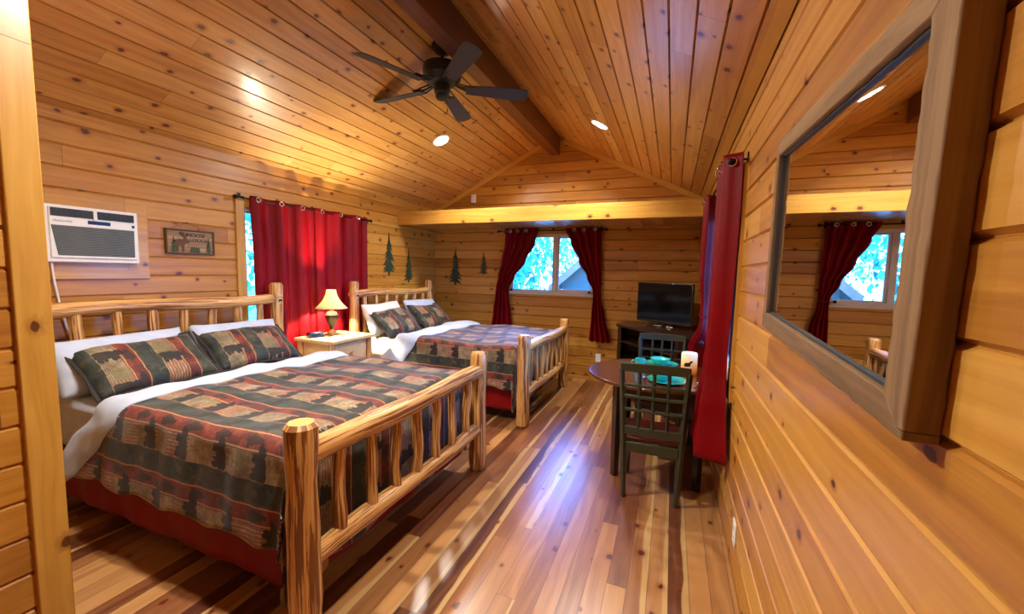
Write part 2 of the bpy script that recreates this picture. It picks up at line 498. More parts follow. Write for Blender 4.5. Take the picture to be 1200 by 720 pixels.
def grid(bm, fn, nu, nv, uvfn=None):
    uvl = bm.loops.layers.uv.verify()
    vs = [[bm.verts.new(fn(i / nu, j / nv)) for j in range(nv + 1)] for i in range(nu + 1)]
    for i in range(nu):
        for j in range(nv):
            f = bm.faces.new((vs[i][j], vs[i + 1][j], vs[i + 1][j + 1], vs[i][j + 1]))
            for l, (a, b) in zip(f.loops, ((i, j), (i + 1, j), (i + 1, j + 1), (i, j + 1))):
                l[uvl].uv = uvfn(a / nu, b / nv) if uvfn else (a / nu, b / nv)
    return bm

# ------------------------------------------------------------------ board surfaces
def profile(lo, hi, pitch, off, gw, gd):
    """(coordinate, depth) polyline of V-grooved boards between lo and hi"""
    pts = []
    k0 = math.floor((lo - off) / pitch) - 1; k1 = math.ceil((hi - off) / pitch) + 1
    raw = []
    for k in range(k0, k1 + 1):
        g = off + k * pitch
        raw += [(g - gw, 0), (g - gw * .12, -gd), (g + gw * .12, -gd), (g + gw, 0)]
    def at(c):
        for (a, da), (b, db) in zip(raw, raw[1:]):
            if a <= c <= b: return da + (db - da) * (c - a) / max(1e-9, b - a)
        return 0
    pts = [(lo, at(lo))] + [p for p in raw if lo + 1e-5 < p[0] < hi - 1e-5] + [(hi, at(hi))]
    return pts
def strip(bm, O, A, V, Nn, a0, a1, lo, hi, pitch, off, gw, gd, uoff=0, voff=0):
    uvl = bm.loops.layers.uv.verify()
    O, A, V, Nn = map(Vector, (O, A, V, Nn))
    pr = profile(lo, hi, pitch, off, gw, gd)
    rows = [[bm.verts.new(O + A * a + V * c + Nn * d) for a in (a0, a1)] for c, d in pr]
    for i in range(len(pr) - 1):
        f = bm.faces.new((rows[i][0], rows[i][1], rows[i + 1][1], rows[i + 1][0]))
        uv = ((a0, pr[i][0]), (a1, pr[i][0]), (a1, pr[i + 1][0]), (a0, pr[i + 1][0]))
        for l, (a, c) in zip(f.loops, uv): l[uvl].uv = (a + uoff, c - off + voff)
def board_wall(name, O, A, Nn, a0, a1, zlo, zhi, hole=None, uoff=0, voff=0, back=.12):
    """vertical boarded wall with an optional window opening (a0,a1,z0,z1)"""
    bm = bmesh.new(); V = (0, 0, 1)
    cols = [(a0, a1, zlo, zhi)]
    if hole:
        h0, h1, z0, z1 = hole
        cols = [(a0, h0, zlo, zhi), (h0, h1, zlo, z0), (h0, h1, z1, zhi), (h1, a1, zlo, zhi)]
    for c in cols: strip(bm, O, A, V, Nn, *c, PITCH, VOFF, .0095, .012, uoff, voff)
    Ov, Av, Nv = Vector(O), Vector(A), Vector(Nn)
    for c in cols:      # the wall's solid body behind the boards
        p = [Ov + Av * c[0] - Nv * .016, Ov + Av * c[1] - Nv * back]
        box(bm, (p[0].x, p[0].y, c[2]), (p[1].x, p[1].y, c[3]))
    bmesh.ops.recalc_face_normals(bm, faces=bm.faces)
    return struct(obj(name, bm, 'siding', smooth=False))

def roof_z(x): return ZA - SL * abs(x - XA)

# floor
bm = bmesh.new(); uvl = bm.loops.layers.uv.verify()
vs = [bm.verts.new(p) for p in ((XL - .1, YREAR - .1, 0), (XR + .1, YREAR - .1, 0), (XR + .1, YB + .1, 0), (XL - .1, YB + .1, 0))]
f = bm.faces.new(vs)
for l in f.loops: l[uvl].uv = (l.vert.co.y, l.vert.co.x + 20.03)
e = bmesh.ops.extrude_face_region(bm, geom=[f]); bmesh.ops.translate(bm, verts=[v for v in e['geom'] if isinstance(v, bmesh.types.BMVert)], vec=(0, 0, -.15))
struct(obj('floor', bm, 'floor', smooth=False))

# ceiling: two board slopes with a solid body above
bm = bmesh.new()
for side in (-1, 1):
    xe = XL - .15 if side < 0 else XR + .15
    run = abs(xe - XA); Lr = run * CS
    V = Vector((side, 0, -SL)).normalized(); Nn = Vector((-side * SL, 0, -1)).normalized()
    O = Vector((XA, 0, ZA))
    strip(bm, O, (0, 1, 0), V, Nn, YREAR - .1, YB + .1, 0, Lr, .137, .03 if side > 0 else .06, .0065, .020, 3, 40 + 30 * side)
    up = -Nn * .14; a = O - Nn * .024; b2 = O + V * Lr - Nn * .024
    prism(bm, [(p.x, YREAR - .1, p.z) for p in (a, b2, b2 + up, a + Vector((0, 0, .15)))], (0, YB - YREAR + .2, 0))
struct(obj('ceiling', bm, 'ceil', smooth=False))

# walls -------------------------------------------------------------
WBK = (-2.40, -1.06, 1.27, 2.17)      # back window opening  x0,x1,z0,z1
WLF = (2.63, 4.20, .95, 2.14)         # left window opening  y0,y1,z0,z1
WRT = (2.80, 4.28, .92, 2.14)         # right window opening
board_wall('wall_left', (XL, 0, 0), (0, 1, 0), (1, 0, 0), YREAR - .1, YB + .1, 0, ZE + .02, WLF, 11, 14.4)
board_wall('wall_right', (XR, 0, 0), (0, 1, 0), (-1, 0, 0), YREAR - .1, YB + .1, 0, ZE + .02, WRT, 23, 28.8)
# back wall with gable
bm = bmesh.new()
def gcol(x0, x1, z0, z1): strip(bm, (0, YB, 0), (1, 0, 0), (0, 0, 1), (0, -1, 0), x0, x1, z0, z1, PITCH, VOFF, .0095, .012, 31, 43.2); box(bm, (x0, YB + .012, z0), (x1, YB + .12, z1))
gcol(XL, WBK[0], 0, ZE); gcol(WBK[0], WBK[1], 0, WBK[2]); gcol(WBK[0], WBK[1], WBK[3], ZE); gcol(WBK[1], XR, 0, ZE)
nC = 42
for i in range(nC):
    x0 = XL + (XR - XL) * i / nC; x1 = XL + (XR - XL) * (i + 1) / nC
    gcol(x0, x1, ZE, max(roof_z(x0), roof_z(x1)) + .04)
struct(obj('wall_back', bm, 'siding', smooth=False))
# wall behind the camera
bm = bmesh.new()
for i in range(nC):
    x0 = XL + (XR - XL) * i / nC; x1 = XL + (XR - XL) * (i + 1) / nC
    z1 = max(roof_z(x0), roof_z(x1)) + .04
    strip(bm, (0, YREAR, 0), (1, 0, 0), (0, 0, 1), (0, 1, 0), x0, x1, 0, z1, PITCH, VOFF, .0095, .012, 51, 57.6); box(bm, (x0, YREAR - .012, 0), (x1, YREAR - .12, z1))
struct(obj('wall_front', bm, 'siding', smooth=False))
# partition on the near left
PX, PY = -2.20, .75
bm = bmesh.new()
zt = roof_z(PX) + .03
strip(bm, (PX, 0, 0), (0, 1, 0), (0, 0, 1), (1, 0, 0), YREAR, PY, 0, zt, PITCH, VOFF + .06, .0095, .012, 61, 72)
n2 = 16
for i in range(n2):
    x0 = XL + (PX - XL) * i / n2; x1 = XL + (PX - XL) * (i + 1) / n2
    strip(bm, (0, PY, 0), (1, 0, 0), (0, 0, 1), (0, 1, 0), x0, x1, 0, roof_z(x1) + .03, PITCH, VOFF, .0095, .012, 61, 86.4)
box(bm, (PX - .012, YREAR, 0), (PX - .1, PY - .012, zt)); 
struct(obj('wall_partition', bm, 'siding', smooth=False))
struct(obj('trim_1', bx(((PX - .02, PY - .075, 0), (PX + .02, PY + .02, zt - .03))), 'trim', bevel=.004))

# eave trim on the right, rakes on the gable, rail under the loft
def slope_pt(side, dist, drop=0):
    V = Vector((side, 0, -SL)).normalized(); Nn = Vector((-side * SL, 0, -1)).normalized()
    return Vector((XA, 0, ZA)) + V * dist + Nn * drop
LR = (XR - XA) * CS
p = [slope_pt(1, LR - .06, 0), slope_pt(1, LR, 0), slope_pt(1, LR, .02), slope_pt(1, LR - .06, .02)]
bm = bmesh.new(); prism(bm, [(q.x, YREAR, q.z) for q in p], (0, YB - YREAR, 0)); struct(obj('trim_2', bm, 'trim', smooth=False))
k = 3
for side in (-1, 1):
    LL = (XA - XL) * CS
    p = [slope_pt(side, .16, .0), slope_pt(side, LL, .0), slope_pt(side, LL, .065), slope_pt(side, .13, .065)]
    bm = bmesh.new(); prism(bm, [(q.x, YB - .022, q.z) for q in p], (0, .02, 0)); struct(obj('trim_%d' % k, bm, 'trim', smooth=False)); k += 1
struct(obj('trim_5', bx(((XL + .001, 4.3, 2.185), (XL + .022, YB, 2.225))), 'trim', bevel=.002))

# ridge beam
struct(obj('trim_6', bx(((-1.78, YREAR, 3.325), (-1.64, YB - .001, 3.62))), 'beam', bevel=.006))
# loft ledge: face beam, board soffit
YF = 4.936
struct(obj('trim_7', bx(((XL + .002, YF, 2.2375), (XR - .002, YF + .09, 2.4273))), 'trim', bevel=.004))
bm = bmesh.new()
strip(bm, (0, 0, 2.262), (0, 1, 0), (1, 0, 0), (0, 0, -1), YF + .09, YB - .001, XL + .002, XR - .002, .137, .02, .006, .007, 71, 101)
box(bm, (XL + .002, YF + .09, 2.275), (XR - .002, YB - .001, 2.40))
struct(obj('ceiling_loft', bm, 'ceil', smooth=False))

# ------------------------------------------------------------------ windows
def window(name, to3, a0, a1, z0, z1, mull=True, mulloff=0.5):
    """to3(a, d, z): a along the wall, d depth outward from the wall face"""
    bm = bmesh.new()
    def b(a_0, a_1, d0, d1, zz0, zz1): box(bm, to3(a_0, d0, zz0), to3(a_1, d1, zz1))
    t = .035
    for q in ((a0, a0 + t, z0, z1), (a1 - t, a1, z0, z1), (a0 + t, a1 - t, z0, z0 + t), (a0 + t, a1 - t, z1 - t, z1)):
        b(q[0], q[1], .012, .095, q[2], q[3])
    root = struct(obj(name, bm, 'vinyl', bevel=.004))
    am = a0 + (a1 - a0) * mulloff
    bm = bmesh.new(); box(bm, to3(am - .028, .03, z0 + t), to3(am + .028, .085, z1 - t)); obj('mullion', bm, 'vinyl', root, bevel=.003)
    for (x0, x1, dd, s) in ((a0 + t, am - .028, .045, .014), (am + .028, a1 - t, .065, .03)):
        bm = bmesh.new()
        for q in ((x0, x0 + s, z0 + t, z1 - t), (x1 - s, x1, z0 + t, z1 - t), (x0 + s, x1 - s, z0 + t, z0 + t + s), (x0 + s, x1 - s, z1 - t - s, z1 - t)):
            box(bm, to3(q[0], dd - .012, q[2]), to3(q[1], dd + .012, q[3]))
        sh = obj('sash', bm, 'vinyl', root, bevel=.002)
        bm = bmesh.new(); box(bm, to3(x0 + s - .004, dd - .002, z0 + t + s - .004), to3(x1 - s + .004, dd + .002, z1 - t - s + .004)); obj('pane', bm, 'glass', sh, smooth=False)
    return root
def casing(parent, to3, a0, a1, z0, z1, w=.075, th=.02, sill=True):
    for i, q in enumerate(((a0 - w, a0 + .004, z0 - .01, z1 + w), (a1 - .004, a1 + w, z0 - .01, z1 + w), (a0 + .004, a1 - .004, z1 - .004, z1 + w), (a0 - w, a1 + w, z0 - w, z0 + .004))):
        bm = bmesh.new(); box(bm, to3(q[0], -th, q[2]), to3(q[1], .012, q[3])); obj('casing', bm, 'trim', parent, bevel=.003)
wb = window('window_1', lambda a, d, z: (a, YB + d, z), WBK[0], WBK[1], WBK[2], WBK[3], mulloff=.545)
bm = bmesh.new(); box(bm, (WBK[0] - .02, YB - .03, WBK[2] - .028), (WBK[1] + .03, YB + .06, WBK[2] + .004)); obj('sill', bm, 'vinyl', wb, bevel=.004)
for q in ((WBK[0] - .05, WBK[0] + .004, WBK[2] - .04, WBK[3] + .05), (WBK[1] - .004, WBK[1] + .05, WBK[2] - .04, WBK[3] + .05), (WBK[0] + .004, WBK[1] - .004, WBK[3] - .004, WBK[3] + .05)):
    obj('casing', bx(((q[0], YB - .018, q[2]), (q[1], YB + .03, q[3]))), 'trim', wb, bevel=.003)
wl = window('window_2', lambda a, d, z: (XL - d, a, z), *WLF); casing(wl, lambda a, d, z: (XL - d, a, z), *WLF)
wr = window('window_3', lambda a, d, z: (XR + d, a, z), *WRT); casing(wr, lambda a, d, z: (XR + d, a, z), *WRT, w=.10)

# ------------------------------------------------------------------ curtains
def smoothstep(t): t = max(0, min(1, t)); return t * t * (3 - 2 * t)
def lerp(a, b, t): return a + (b - a) * t
def curtain_mesh(to3, secs, nf, phase=0, nu=120, nv=60, seed=1):
    """secs: (z, a0, a1, d, amp) from top to bottom"""
    rr = random.Random(seed); ph = [rr.uniform(0, 6.28) for _ in range(8)]
    zs = [s[0] for s in secs]
    def at(v):
        z = lerp(zs[0], zs[-1], v)
        for s, q in zip(secs, secs[1:]):
            if s[0] >= z >= q[0]:
                t = smoothstep((s[0] - z) / max(1e-6, s[0] - q[0]))
                return [z] + [lerp(s[i], q[i], t) for i in range(1, 5)]
        return list(secs[-1])
    def fn(u, v):
        z, a0, a1, d, amp = at(v)
        w = u + .018 * math.sin(u * 9 + ph[0] + v * 2) * min(1, 4 * u, 4 * (1 - u))
        a = lerp(a0, a1, u)
        fold = math.sin(2 * math.pi * nf * w + phase)
        fold = math.copysign(abs(fold) ** .8, fold)
        dd = d + amp * fold + amp * .18 * math.sin(u * 31 + v * 6 + ph[1]) * v
        zz = z + (.012 * math.sin(u * nf * 6.28 + ph[2]) * (v > .97))
        return to3(a, dd, zz)
    bm = bmesh.new(); grid(bm, fn, nu, nv); return bm
def curtain(to3, secs, nf, label, group, grom, phase=0, seed=1, rodd=.08, gaxis=(1, 0, 0), zrod=2.245, tie=None):
    root = thing('curtain', label, 'curtain', to3((secs[-1][1] + secs[-1][2]) / 2, secs[-1][3], secs[-1][0]), 0, group)
    off = root.location
    sub = lambda a, d, z: Vector(to3(a, d, z)) - off
    obj('panel', curtain_mesh(sub, secs, nf, phase, seed=seed), 'curtain', root, solid=.003, angle=180)
    for a, d in grom:
        bm = bmesh.new(); torus(bm, sub(a, d, zrod), gaxis, .021, .0055); obj('grommet', bm, 'chrome', root, angle=180)
    if tie:
        bm = bmesh.new()
        a0, a1, d, z, t = tie
        pts = []
        for k in range(16):
            an = 2 * math.pi * k / 16
            pts.append(sub((a0 + a1) / 2 + (a1 - a0) / 2 * math.cos(an), d + t * math.sin(an), z + .01 * math.cos(an)))
        tube(bm, pts, .006, 6, False, closed=True); obj('tieback', bm, 'curtain', root, angle=180)
    return root
def rod(to3, a0, a1, d, z, label, ends=(True, True), brackets=()):
    root = thing('curtain_rod', label, 'curtain rod', to3((a0 + a1) / 2, d, z))
    off = root.location; sub = lambda a, dd, zz: Vector(to3(a, dd, zz)) - off
    bm = bmesh.new(); tube(bm, [sub(a0, d, z), sub(a1, d, z)], .008, 10); obj('pole', bm, 'blackmetal', root)
    for a, en, sg in ((a0, ends[0], -1), (a1, ends[1], 1)):
        if en:
            bm = bmesh.new(); c = sub(a, d, z); ax = (Vector(to3(1, 0, 0)) - Vector(to3(0, 0, 0))) * sg
            pr = [(.008, 0), (.012, .004), (.011, .008), (.018, .016), (.021, .026), (.018, .036), (.009, .044), (.0, .047)]
            tube(bm, [c + ax * q[1] for q in pr], [max(q[0], .001) for q in pr], 12); obj('finial', bm, 'blackmetal', root, angle=180)
    for a in brackets:
        bm = bmesh.new(); tube(bm, [sub(a, 0.001, z + .012), sub(a, d, z + .012)], .006, 8)
        box(bm, sub(a - .014, 0.001, z - .03), sub(a + .014, .006, z + .05)); torus(bm, sub(a, d, z), Vector(to3(1, 0, 0)) - Vector(to3(0, 0, 0)), .011, .003); obj('bracket', bm, 'blackmetal', root)
    return root
toL = lambda a, d, z: (XL + d, a, z)
toB = lambda a, d, z: (a, YB - d, z)
toR = lambda a, d, z: (XR - d, a, z)
rod(toL, 2.55, 4.27, .062, 2.213, 'black curtain rod on the left wall above the table lamp', brackets=(2.60, 3.42, 4.25))
gl = 'burgundy curtains over the left wall window'
curtain(toL, [(2.245, 2.66, 3.40, .062, .03), (1.6, 2.68, 3.41, .062, .03), (.42, 2.70, 3.42, .062, .036)], 3.0, 'left burgundy grommet curtain with a bright daylight gap along its edge', gl,
        [(2.72, .097), (2.965, .097), (3.215, .097)], phase=0, seed=3, zrod=2.213)
curtain(toL, [(2.245, 3.392, 4.225, .066, .03), (1.6, 3.395, 4.225, .066, .03), (.42, 3.40, 4.215, .066, .034)], 3.0, 'burgundy grommet curtain lit bright red behind the glowing table lamp', gl,
        [(3.47, .101), (3.745, .101), (4.02, .101)], phase=-.05, seed=5, zrod=2.213)
rod(toB, -2.55, -.93, .07, 2.215, 'dark curtain rod above the back wall window under the ledge', brackets=(-2.49, -1.70, -.98))
gb = 'tied back burgundy curtains at the back window'
curtain(toB, [(2.255, -2.45, -1.91, .07, .028), (2.03, -2.46, -1.965, .07, .03), (1.755, -2.51, -2.11, .075, .03), (1.5, -2.56, -2.285, .085, .028), (1.33, -2.59, -2.375, .09, .022), (1.25, -2.60, -2.375, .09, .022), (.95, -2.64, -2.34, .08, .03), (.62, -2.68, -2.30, .08, .035)], 4.0,
        'burgundy curtain tied back left of the back window above the far bed', gb, [(-2.46, .105), (-2.36, .105), (-2.24, .105), (-2.1, .105)], seed=8, gaxis=(0, 1, 0), zrod=2.215, tie=(-2.60, -2.37, .085, 1.31, .04))
curtain(toB, [(2.245, -1.50, -.97, .07, .028), (2.03, -1.41, -.965, .07, .03), (1.765, -1.285, -.955, .075, .03), (1.53, -1.155, -.945, .085, .026), (1.33, -1.06, -.945, .09, .02), (1.25, -1.055, -.94, .09, .02), (.98, -1.07, -.88, .08, .03), (.60, -1.09, -.78, .085, .035)], 4.0,
        'burgundy curtain tied back right of the back window, near the television', gb, [(-1.36, .105), (-1.22, .105), (-1.06, .105)], seed=9, gaxis=(0, 1, 0), zrod=2.215, tie=(-1.11, -.95, .085, 1.31, .04))
rod(toR, 2.73, 4.34, .092, 2.25, 'black curtain rod on the right wall beyond the mirror', brackets=(2.70 + .02, 4.32))
gr = 'burgundy curtains at the right wall window'
curtain(toR, [(2.30, 2.69, 3.06, .078, .05), (2.1, 2.69, 3.06, .078, .05), (1.5, 2.70, 3.02, .082, .052), (1.14, 2.72, 2.98, .085, .052), (1.0, 2.72, 2.98, .088, .056), (.75, 2.68, 3.0, .10, .07), (.46, 2.63, 3.04, .11, .082)], 2.5,
        'near red curtain hanging beside the green dining chair, right wall', gr, [(2.715, .082), (2.84, .124), (2.98, .124)], phase=-1.4, seed=12, gaxis=(.25, 1, 0), zrod=2.25)
curtain(toR, [(2.29, 3.93, 4.34, .085, .045), (2.1, 3.93, 4.34, .085, .045), (1.6, 3.98, 4.35, .085, .045), (1.26, 4.06, 4.34, .075, .03), (1.15, 4.07, 4.34, .075, .03), (.85, 4.17, 4.44, .12, .07), (.55, 4.18, 4.47, .13, .075)], 3.5,
        'far burgundy curtain with a tieback between the television and the right wall', gr, [(4.0, .13), (4.16, .13)], phase=.4, seed=14, gaxis=(.3, 1, 0), zrod=2.25, tie=(4.05, 4.35, .075, 1.21, .045))
# holdbacks
def holdback(to3, a, z, reach, label):
    t = thing('curtain_holdback', label, 'curtain holdback', to3(a, 0, z)); o = t.location; s = lambda *q: Vector(to3(*q)) - o
    bm = bmesh.new(); tube(bm, [s(a, .001, z), s(a, reach, z)], .005, 8); obj('stem', bm, 'blackmetal', t)
    bm = bmesh.new(); c = s(a, reach, z); ax = (s(a, 1, z) - s(a, 0, z)).normalized()
    pr = [(.004, -.004), (.015, .0), (.020, .008), (.015, .017), (.001, .022)]
    tube(bm, [c + ax * q[1] for q in pr], [q[0] for q in pr], 12); obj('knob', bm, 'blackmetal', t, angle=180)
holdback(toR, 3.03, 1.12, .155, 'small black holdback knob at the waist of the near red curtain')
holdback(toB, -2.34, 1.31, .06, 'small dark holdback left of the back window')
holdback(toB, -1.14 + .02, 1.31, .06, 'small dark holdback right of the back window')

# ------------------------------------------------------------------ beds
def bed(ox, oy, label, seed, tint):
    root = thing('log_bed', label, 'bed', (ox, oy, 0), 0, 'log beds')
    # local: y 0 .. 1.63 between post centres, x 0 at the foot posts, head at -2.22
    W, HX = 1.635, -2.215
    rr = random.Random(seed)
    for i, (x, y, h) in enumerate(((0, 0, .95), (0, W, .95), (HX, 0.02, 1.43), (HX, W, 1.43))):
        p = obj('post', log((x, y, 0), (x, y, h), .066 if x == 0 else .06, seed + i, .04, 18, 12, .004), 'log', root, bevel=0)
        if i >= 2:  # carved bear-shaped mark with a pale blaze, facing the room
            bm = bmesh.new(); c = Vector((x + .057, y - .006, 1.275))
            bmesh.ops.create_uvsphere(bm, u_segments=16, v_segments=10, radius=1, matrix=Matrix.Translation(c + Vector((0, 0, .005))) @ Matrix.Diagonal((.006, .028, .055, 1)))
            bz = obj('blaze', bm, 'ltwood', p)
            bm = bmesh.new()
            for (dy, dz, sy, sz) in ((0, 0, .019, .011), (.017, -.001, .009, .008), (-.012, -.010, .005, .010), (.011, -.010, .005, .010)):
                bmesh.ops.create_uvsphere(bm, u_segments=12, v_segments=8, radius=1, matrix=Matrix.Translation(c + Vector((.004, dy, dz - .012))) @ Matrix.Diagonal((.005, sy, sz, 1)))
            pts = [c + Vector((.004, .026 * math.cos(a), .004 + .018 * math.sin(a))) for a in [math.pi * k / 8 for k in range(9)]]
            tube(bm, pts, .003, 6); obj('carved_mark', bm, 'signtext', p)
    # footboard
    obj('foot_top_rail', log((0, .0, .805), (0, W, .805), .056, seed + 10, .02, 16, 16, .008), 'log', root)
    obj('foot_bottom_rail', log((.0, .0, .335), (0, W, .335), .047, seed + 11, .02, 14, 16, .008), 'log', root)
    n = 7
    for i in range(n):
        y = W * (i + 1) / (n + 1)
        if i == n - 1: y += .02
        obj('foot_spindle', log((rr.uniform(-.006, .006), y + rr.uniform(-.015, .015), .345), (0, y, .80), rr.uniform(.027, .034), seed + 20 + i, .05, 10, 8, .007), 'log', root)
    obj('head_top_rail', log((HX, -.03, 1.275), (HX, W - .04, 1.275), .05, seed + 40, .05, 16, 16, .012), 'log', root)
    obj('head_bottom_rail', log((HX, .03, .55), (HX, W - .03, .55), .045, seed + 41, .02, 12, 8, .006), 'log', root)
    for i in range(n):
        y = .09 + (W - .16) * (i + .5) / n
        obj('head_spindle', log((HX, y, .55), (HX, y, 1.265), rr.uniform(.028, .034), seed + 50 + i, .03, 10, 8, .006), 'log', root)
    for i, y in enumerate((.12, W - .12)):
        obj('side_rail', log((HX + .02, y, .235), (-.02, y, .235), .036, seed + 70 + i, 0, 12, 12, .004), 'log', root)
    return root
BW = 1.635
BEDS = [(-1.385, 1.175, 'near log bed with a patchwork bedspread, in the foreground', 100), (-1.36, 3.80, 'far log bed under the back window with a sunlit bedspread', 300)]
for b in BEDS: bed(*b, None)

# bedding coordinates: local to the bed's origin (ox, oy)
TOP = .80
def bedding(ox, oy, which, seed):
    rr = random.Random(seed); ph = [rr.uniform(0, 6.28) for _ in range(12)]
    adj = 'near' if which == 0 else 'far'
    O = Vector((ox, oy, 0))
    y0, y1 = .05, BW - .05                     # mattress sides
    # box spring + skirt
    t = thing('box_spring', 'box spring with a red bed skirt under the %s bed' % adj, 'box spring', O)
    obj('base', bx(((-2.15, y0 + .03, .275), (-.13, y1 - .03, .42))), 'cream', t, bevel=.02)
    bm = bmesh.new()
    path = [(-2.15, y0 + .004), (-.115, y0 + .004), (-.115, y1 - .004), (-2.15, y1 - .004)]
    seg = []
    for (a, b_) in zip(path, path[1:]):
        n = max(2, int((Vector(b_) - Vector(a)).length / .02))
        nx, ny = (Vector(b_) - Vector(a)).normalized()
        for k in range(n): seg.append((lerp(a[0], b_[0], k / n), lerp(a[1], b_[1], k / n), ny, -nx))
    seg.append((*path[-1], 0, 1)); N = len(seg) - 1
    def sk(u, v):
        x, y, nx, ny = seg[int(round(u * N))]
        w = (.006 * math.sin(u * 70 + ph[0]) + .004 * math.sin(u * 153 + ph[1])) * v
        zb = .125
        return Vector((x + nx * w, y + ny * w, lerp(.43, zb, v)))
    grid(bm, sk, N, 8); obj('bed_skirt', bm, 'skirt', t, solid=.003, angle=180)
    # mattress with fitted sheet
    bm = bx(((-2.17, y0, .43), (-.13, y1, TOP - .045)))
    tag(obj('mattress', bm, 'sheet' if which == 0 else 'cream', None, O, bevel=.05, subsurf=0), 'mattress in a %s fitted sheet on the %s log bed' % ('white' if which == 0 else 'cream', adj), 'mattress')  # far sheet: the table lamp's warm light is put into its colour
    # surface mapping: s across (0 at the near top edge), x along the bed, lift above it
    ya, yb = y0 - .035, y1 + .035; Wd = yb - ya; rad = .07; FX = -.105
    def across(s):
        q = math.pi / 2 * rad
        def edge(e):   # e: arc distance past start of the rounding (>0)
            if e < q: a = e / rad; return rad * math.sin(a), rad * (1 - math.cos(a))
            return rad, rad + (e - q)
        if s < rad:
            o_, d = edge(rad - s); return ya + rad - o_, d
        if s > Wd - rad:
            o_, d = edge(s - (Wd - rad)); return yb - rad + o_, d
        return ya + s, 0
    def along(x):
        r2 = .055; q = math.pi / 2 * r2
        if x < FX - r2: return x, 0
        e = x - (FX - r2)
        if e < q: a = e / r2; return FX - r2 + r2 * math.sin(a), r2 * (1 - math.cos(a))
        return FX, r2 + (e - q)
    def surf(s, x, lift=0):
        y, dy = across(s); xx, dx = along(x)
        hang = max(dy, dx)
        if dy > rad and dx > .05: hang = max(dy, dx) + .12 * min(dy, dx)
        puff = .008 * math.sin(x * 7 + s * 3 + ph[0]) + .007 * math.sin(s * 11 - x * 4 + ph[1]) + .004 * math.sin(x * 23 + ph[2]) * math.sin(s * 19 + ph[3])
        fl = min(1, hang / .15)
        out = (.006 * math.sin(x * 13 + ph[4]) + .003 * math.sin(x * 37 + ph[5])) * fl * min(1, dy / .1)
        outx = (.008 * math.sin(s * 19 + ph[6])) * fl * min(1, dx / .1)
        sgn = -1 if s < Wd / 2 else 1
        flare = .05 * min(1, max(0, dy - rad) / .4) 
        z = TOP + .008 - hang + puff * (1 - fl) + lift * (1 - fl)
        return Vector((xx + min(0, outx), y + sgn * (max(-.012, out) + flare * (1 if dy > rad else 0) + lift * fl), z))
    hangN = -.405; hangF = Wd + .42
    # inner (pattern) and outer boundaries of the folded-back band as functions of s
    if which == 0:
        Kin = [(-.56, -2.0), (-.38, -1.71), (-.2, -1.53), (-.05, -1.39), (.1, -1.365), (.56, -1.37), (1.07, -1.31), (1.5, -1.29), (Wd + .42, -1.29)]
        Kout = [(-.60, -2.12), (-.38, -1.93), (-.2, -1.76), (-.05, -1.60), (.1, -1.555), (.5, -1.53), (1.07, -1.50), (1.5, -1.50), (Wd + .42, -1.50)]
    else:
        Kin = [(-.45, -1.58), (-.28, -1.487), (0, -1.33), (.5, -1.267), (1.5, -1.28), (Wd + .42, -1.3)]
        Kout = [(-.45, -1.95), (-.28, -1.80), (0, -1.60), (.4, -1.60), (1.5, -1.62), (Wd + .42, -1.62)]
    def ev(K, s):
        if s <= K[0][0]: return K[0][1]
        for (a, va), (b_, vb) in zip(K, K[1:]):
            if a <= s <= b_: return lerp(va, vb, smoothstep((s - a) / (b_ - a)) * .5 + .5 * (s - a) / (b_ - a))
        return K[-1][1]
    d = thing('duvet', 'patchwork bear print bedspread with a white folded edge on the %s bed' % adj, 'bedspread', O)
    xend = FX + .62
    def fn(u, v):
        s = lerp(hangN + .012 * math.sin(u * 40 + ph[7]), hangF, v); x = lerp(ev(Kin, s) - .10, xend + .02 * math.sin(v * 25 + ph[8]), u)
        return surf(s, x)
    def uvf(u, v):
        s = lerp(hangN + .012 * math.sin(u * 40 + ph[7]), hangF, v); x = lerp(ev(Kin, s) - .10, xend + .02 * math.sin(v * 25 + ph[8]), u); return (x + 5, s + 5.02)
    bm = bmesh.new(); grid(bm, fn, 110, 130, uvf); obj('cover', bm, 'plaid', d, solid=.012, angle=180)
    def ff(u, v):
        s = lerp(hangN - .10 + .02 * math.sin(u * 5), hangF, v); a, b_ = ev(Kout, s), ev(Kin, s)
        # rounded roll profile
        k = u * 2 * math.pi
        uu = .5 - .5 * math.cos(k / 2)
        lift = .030 * math.sin(math.pi * uu) ** .5 + .004 + .004 * math.sin(s * 23 + uu * 5)
        x = lerp(a, b_ + .01, uu)
        return surf(s, x, lift)
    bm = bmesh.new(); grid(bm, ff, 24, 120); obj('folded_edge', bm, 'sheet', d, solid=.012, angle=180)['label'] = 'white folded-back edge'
    return surf
for i, b in enumerate(BEDS): bedding(b[0], b[1], i, 40 + i)

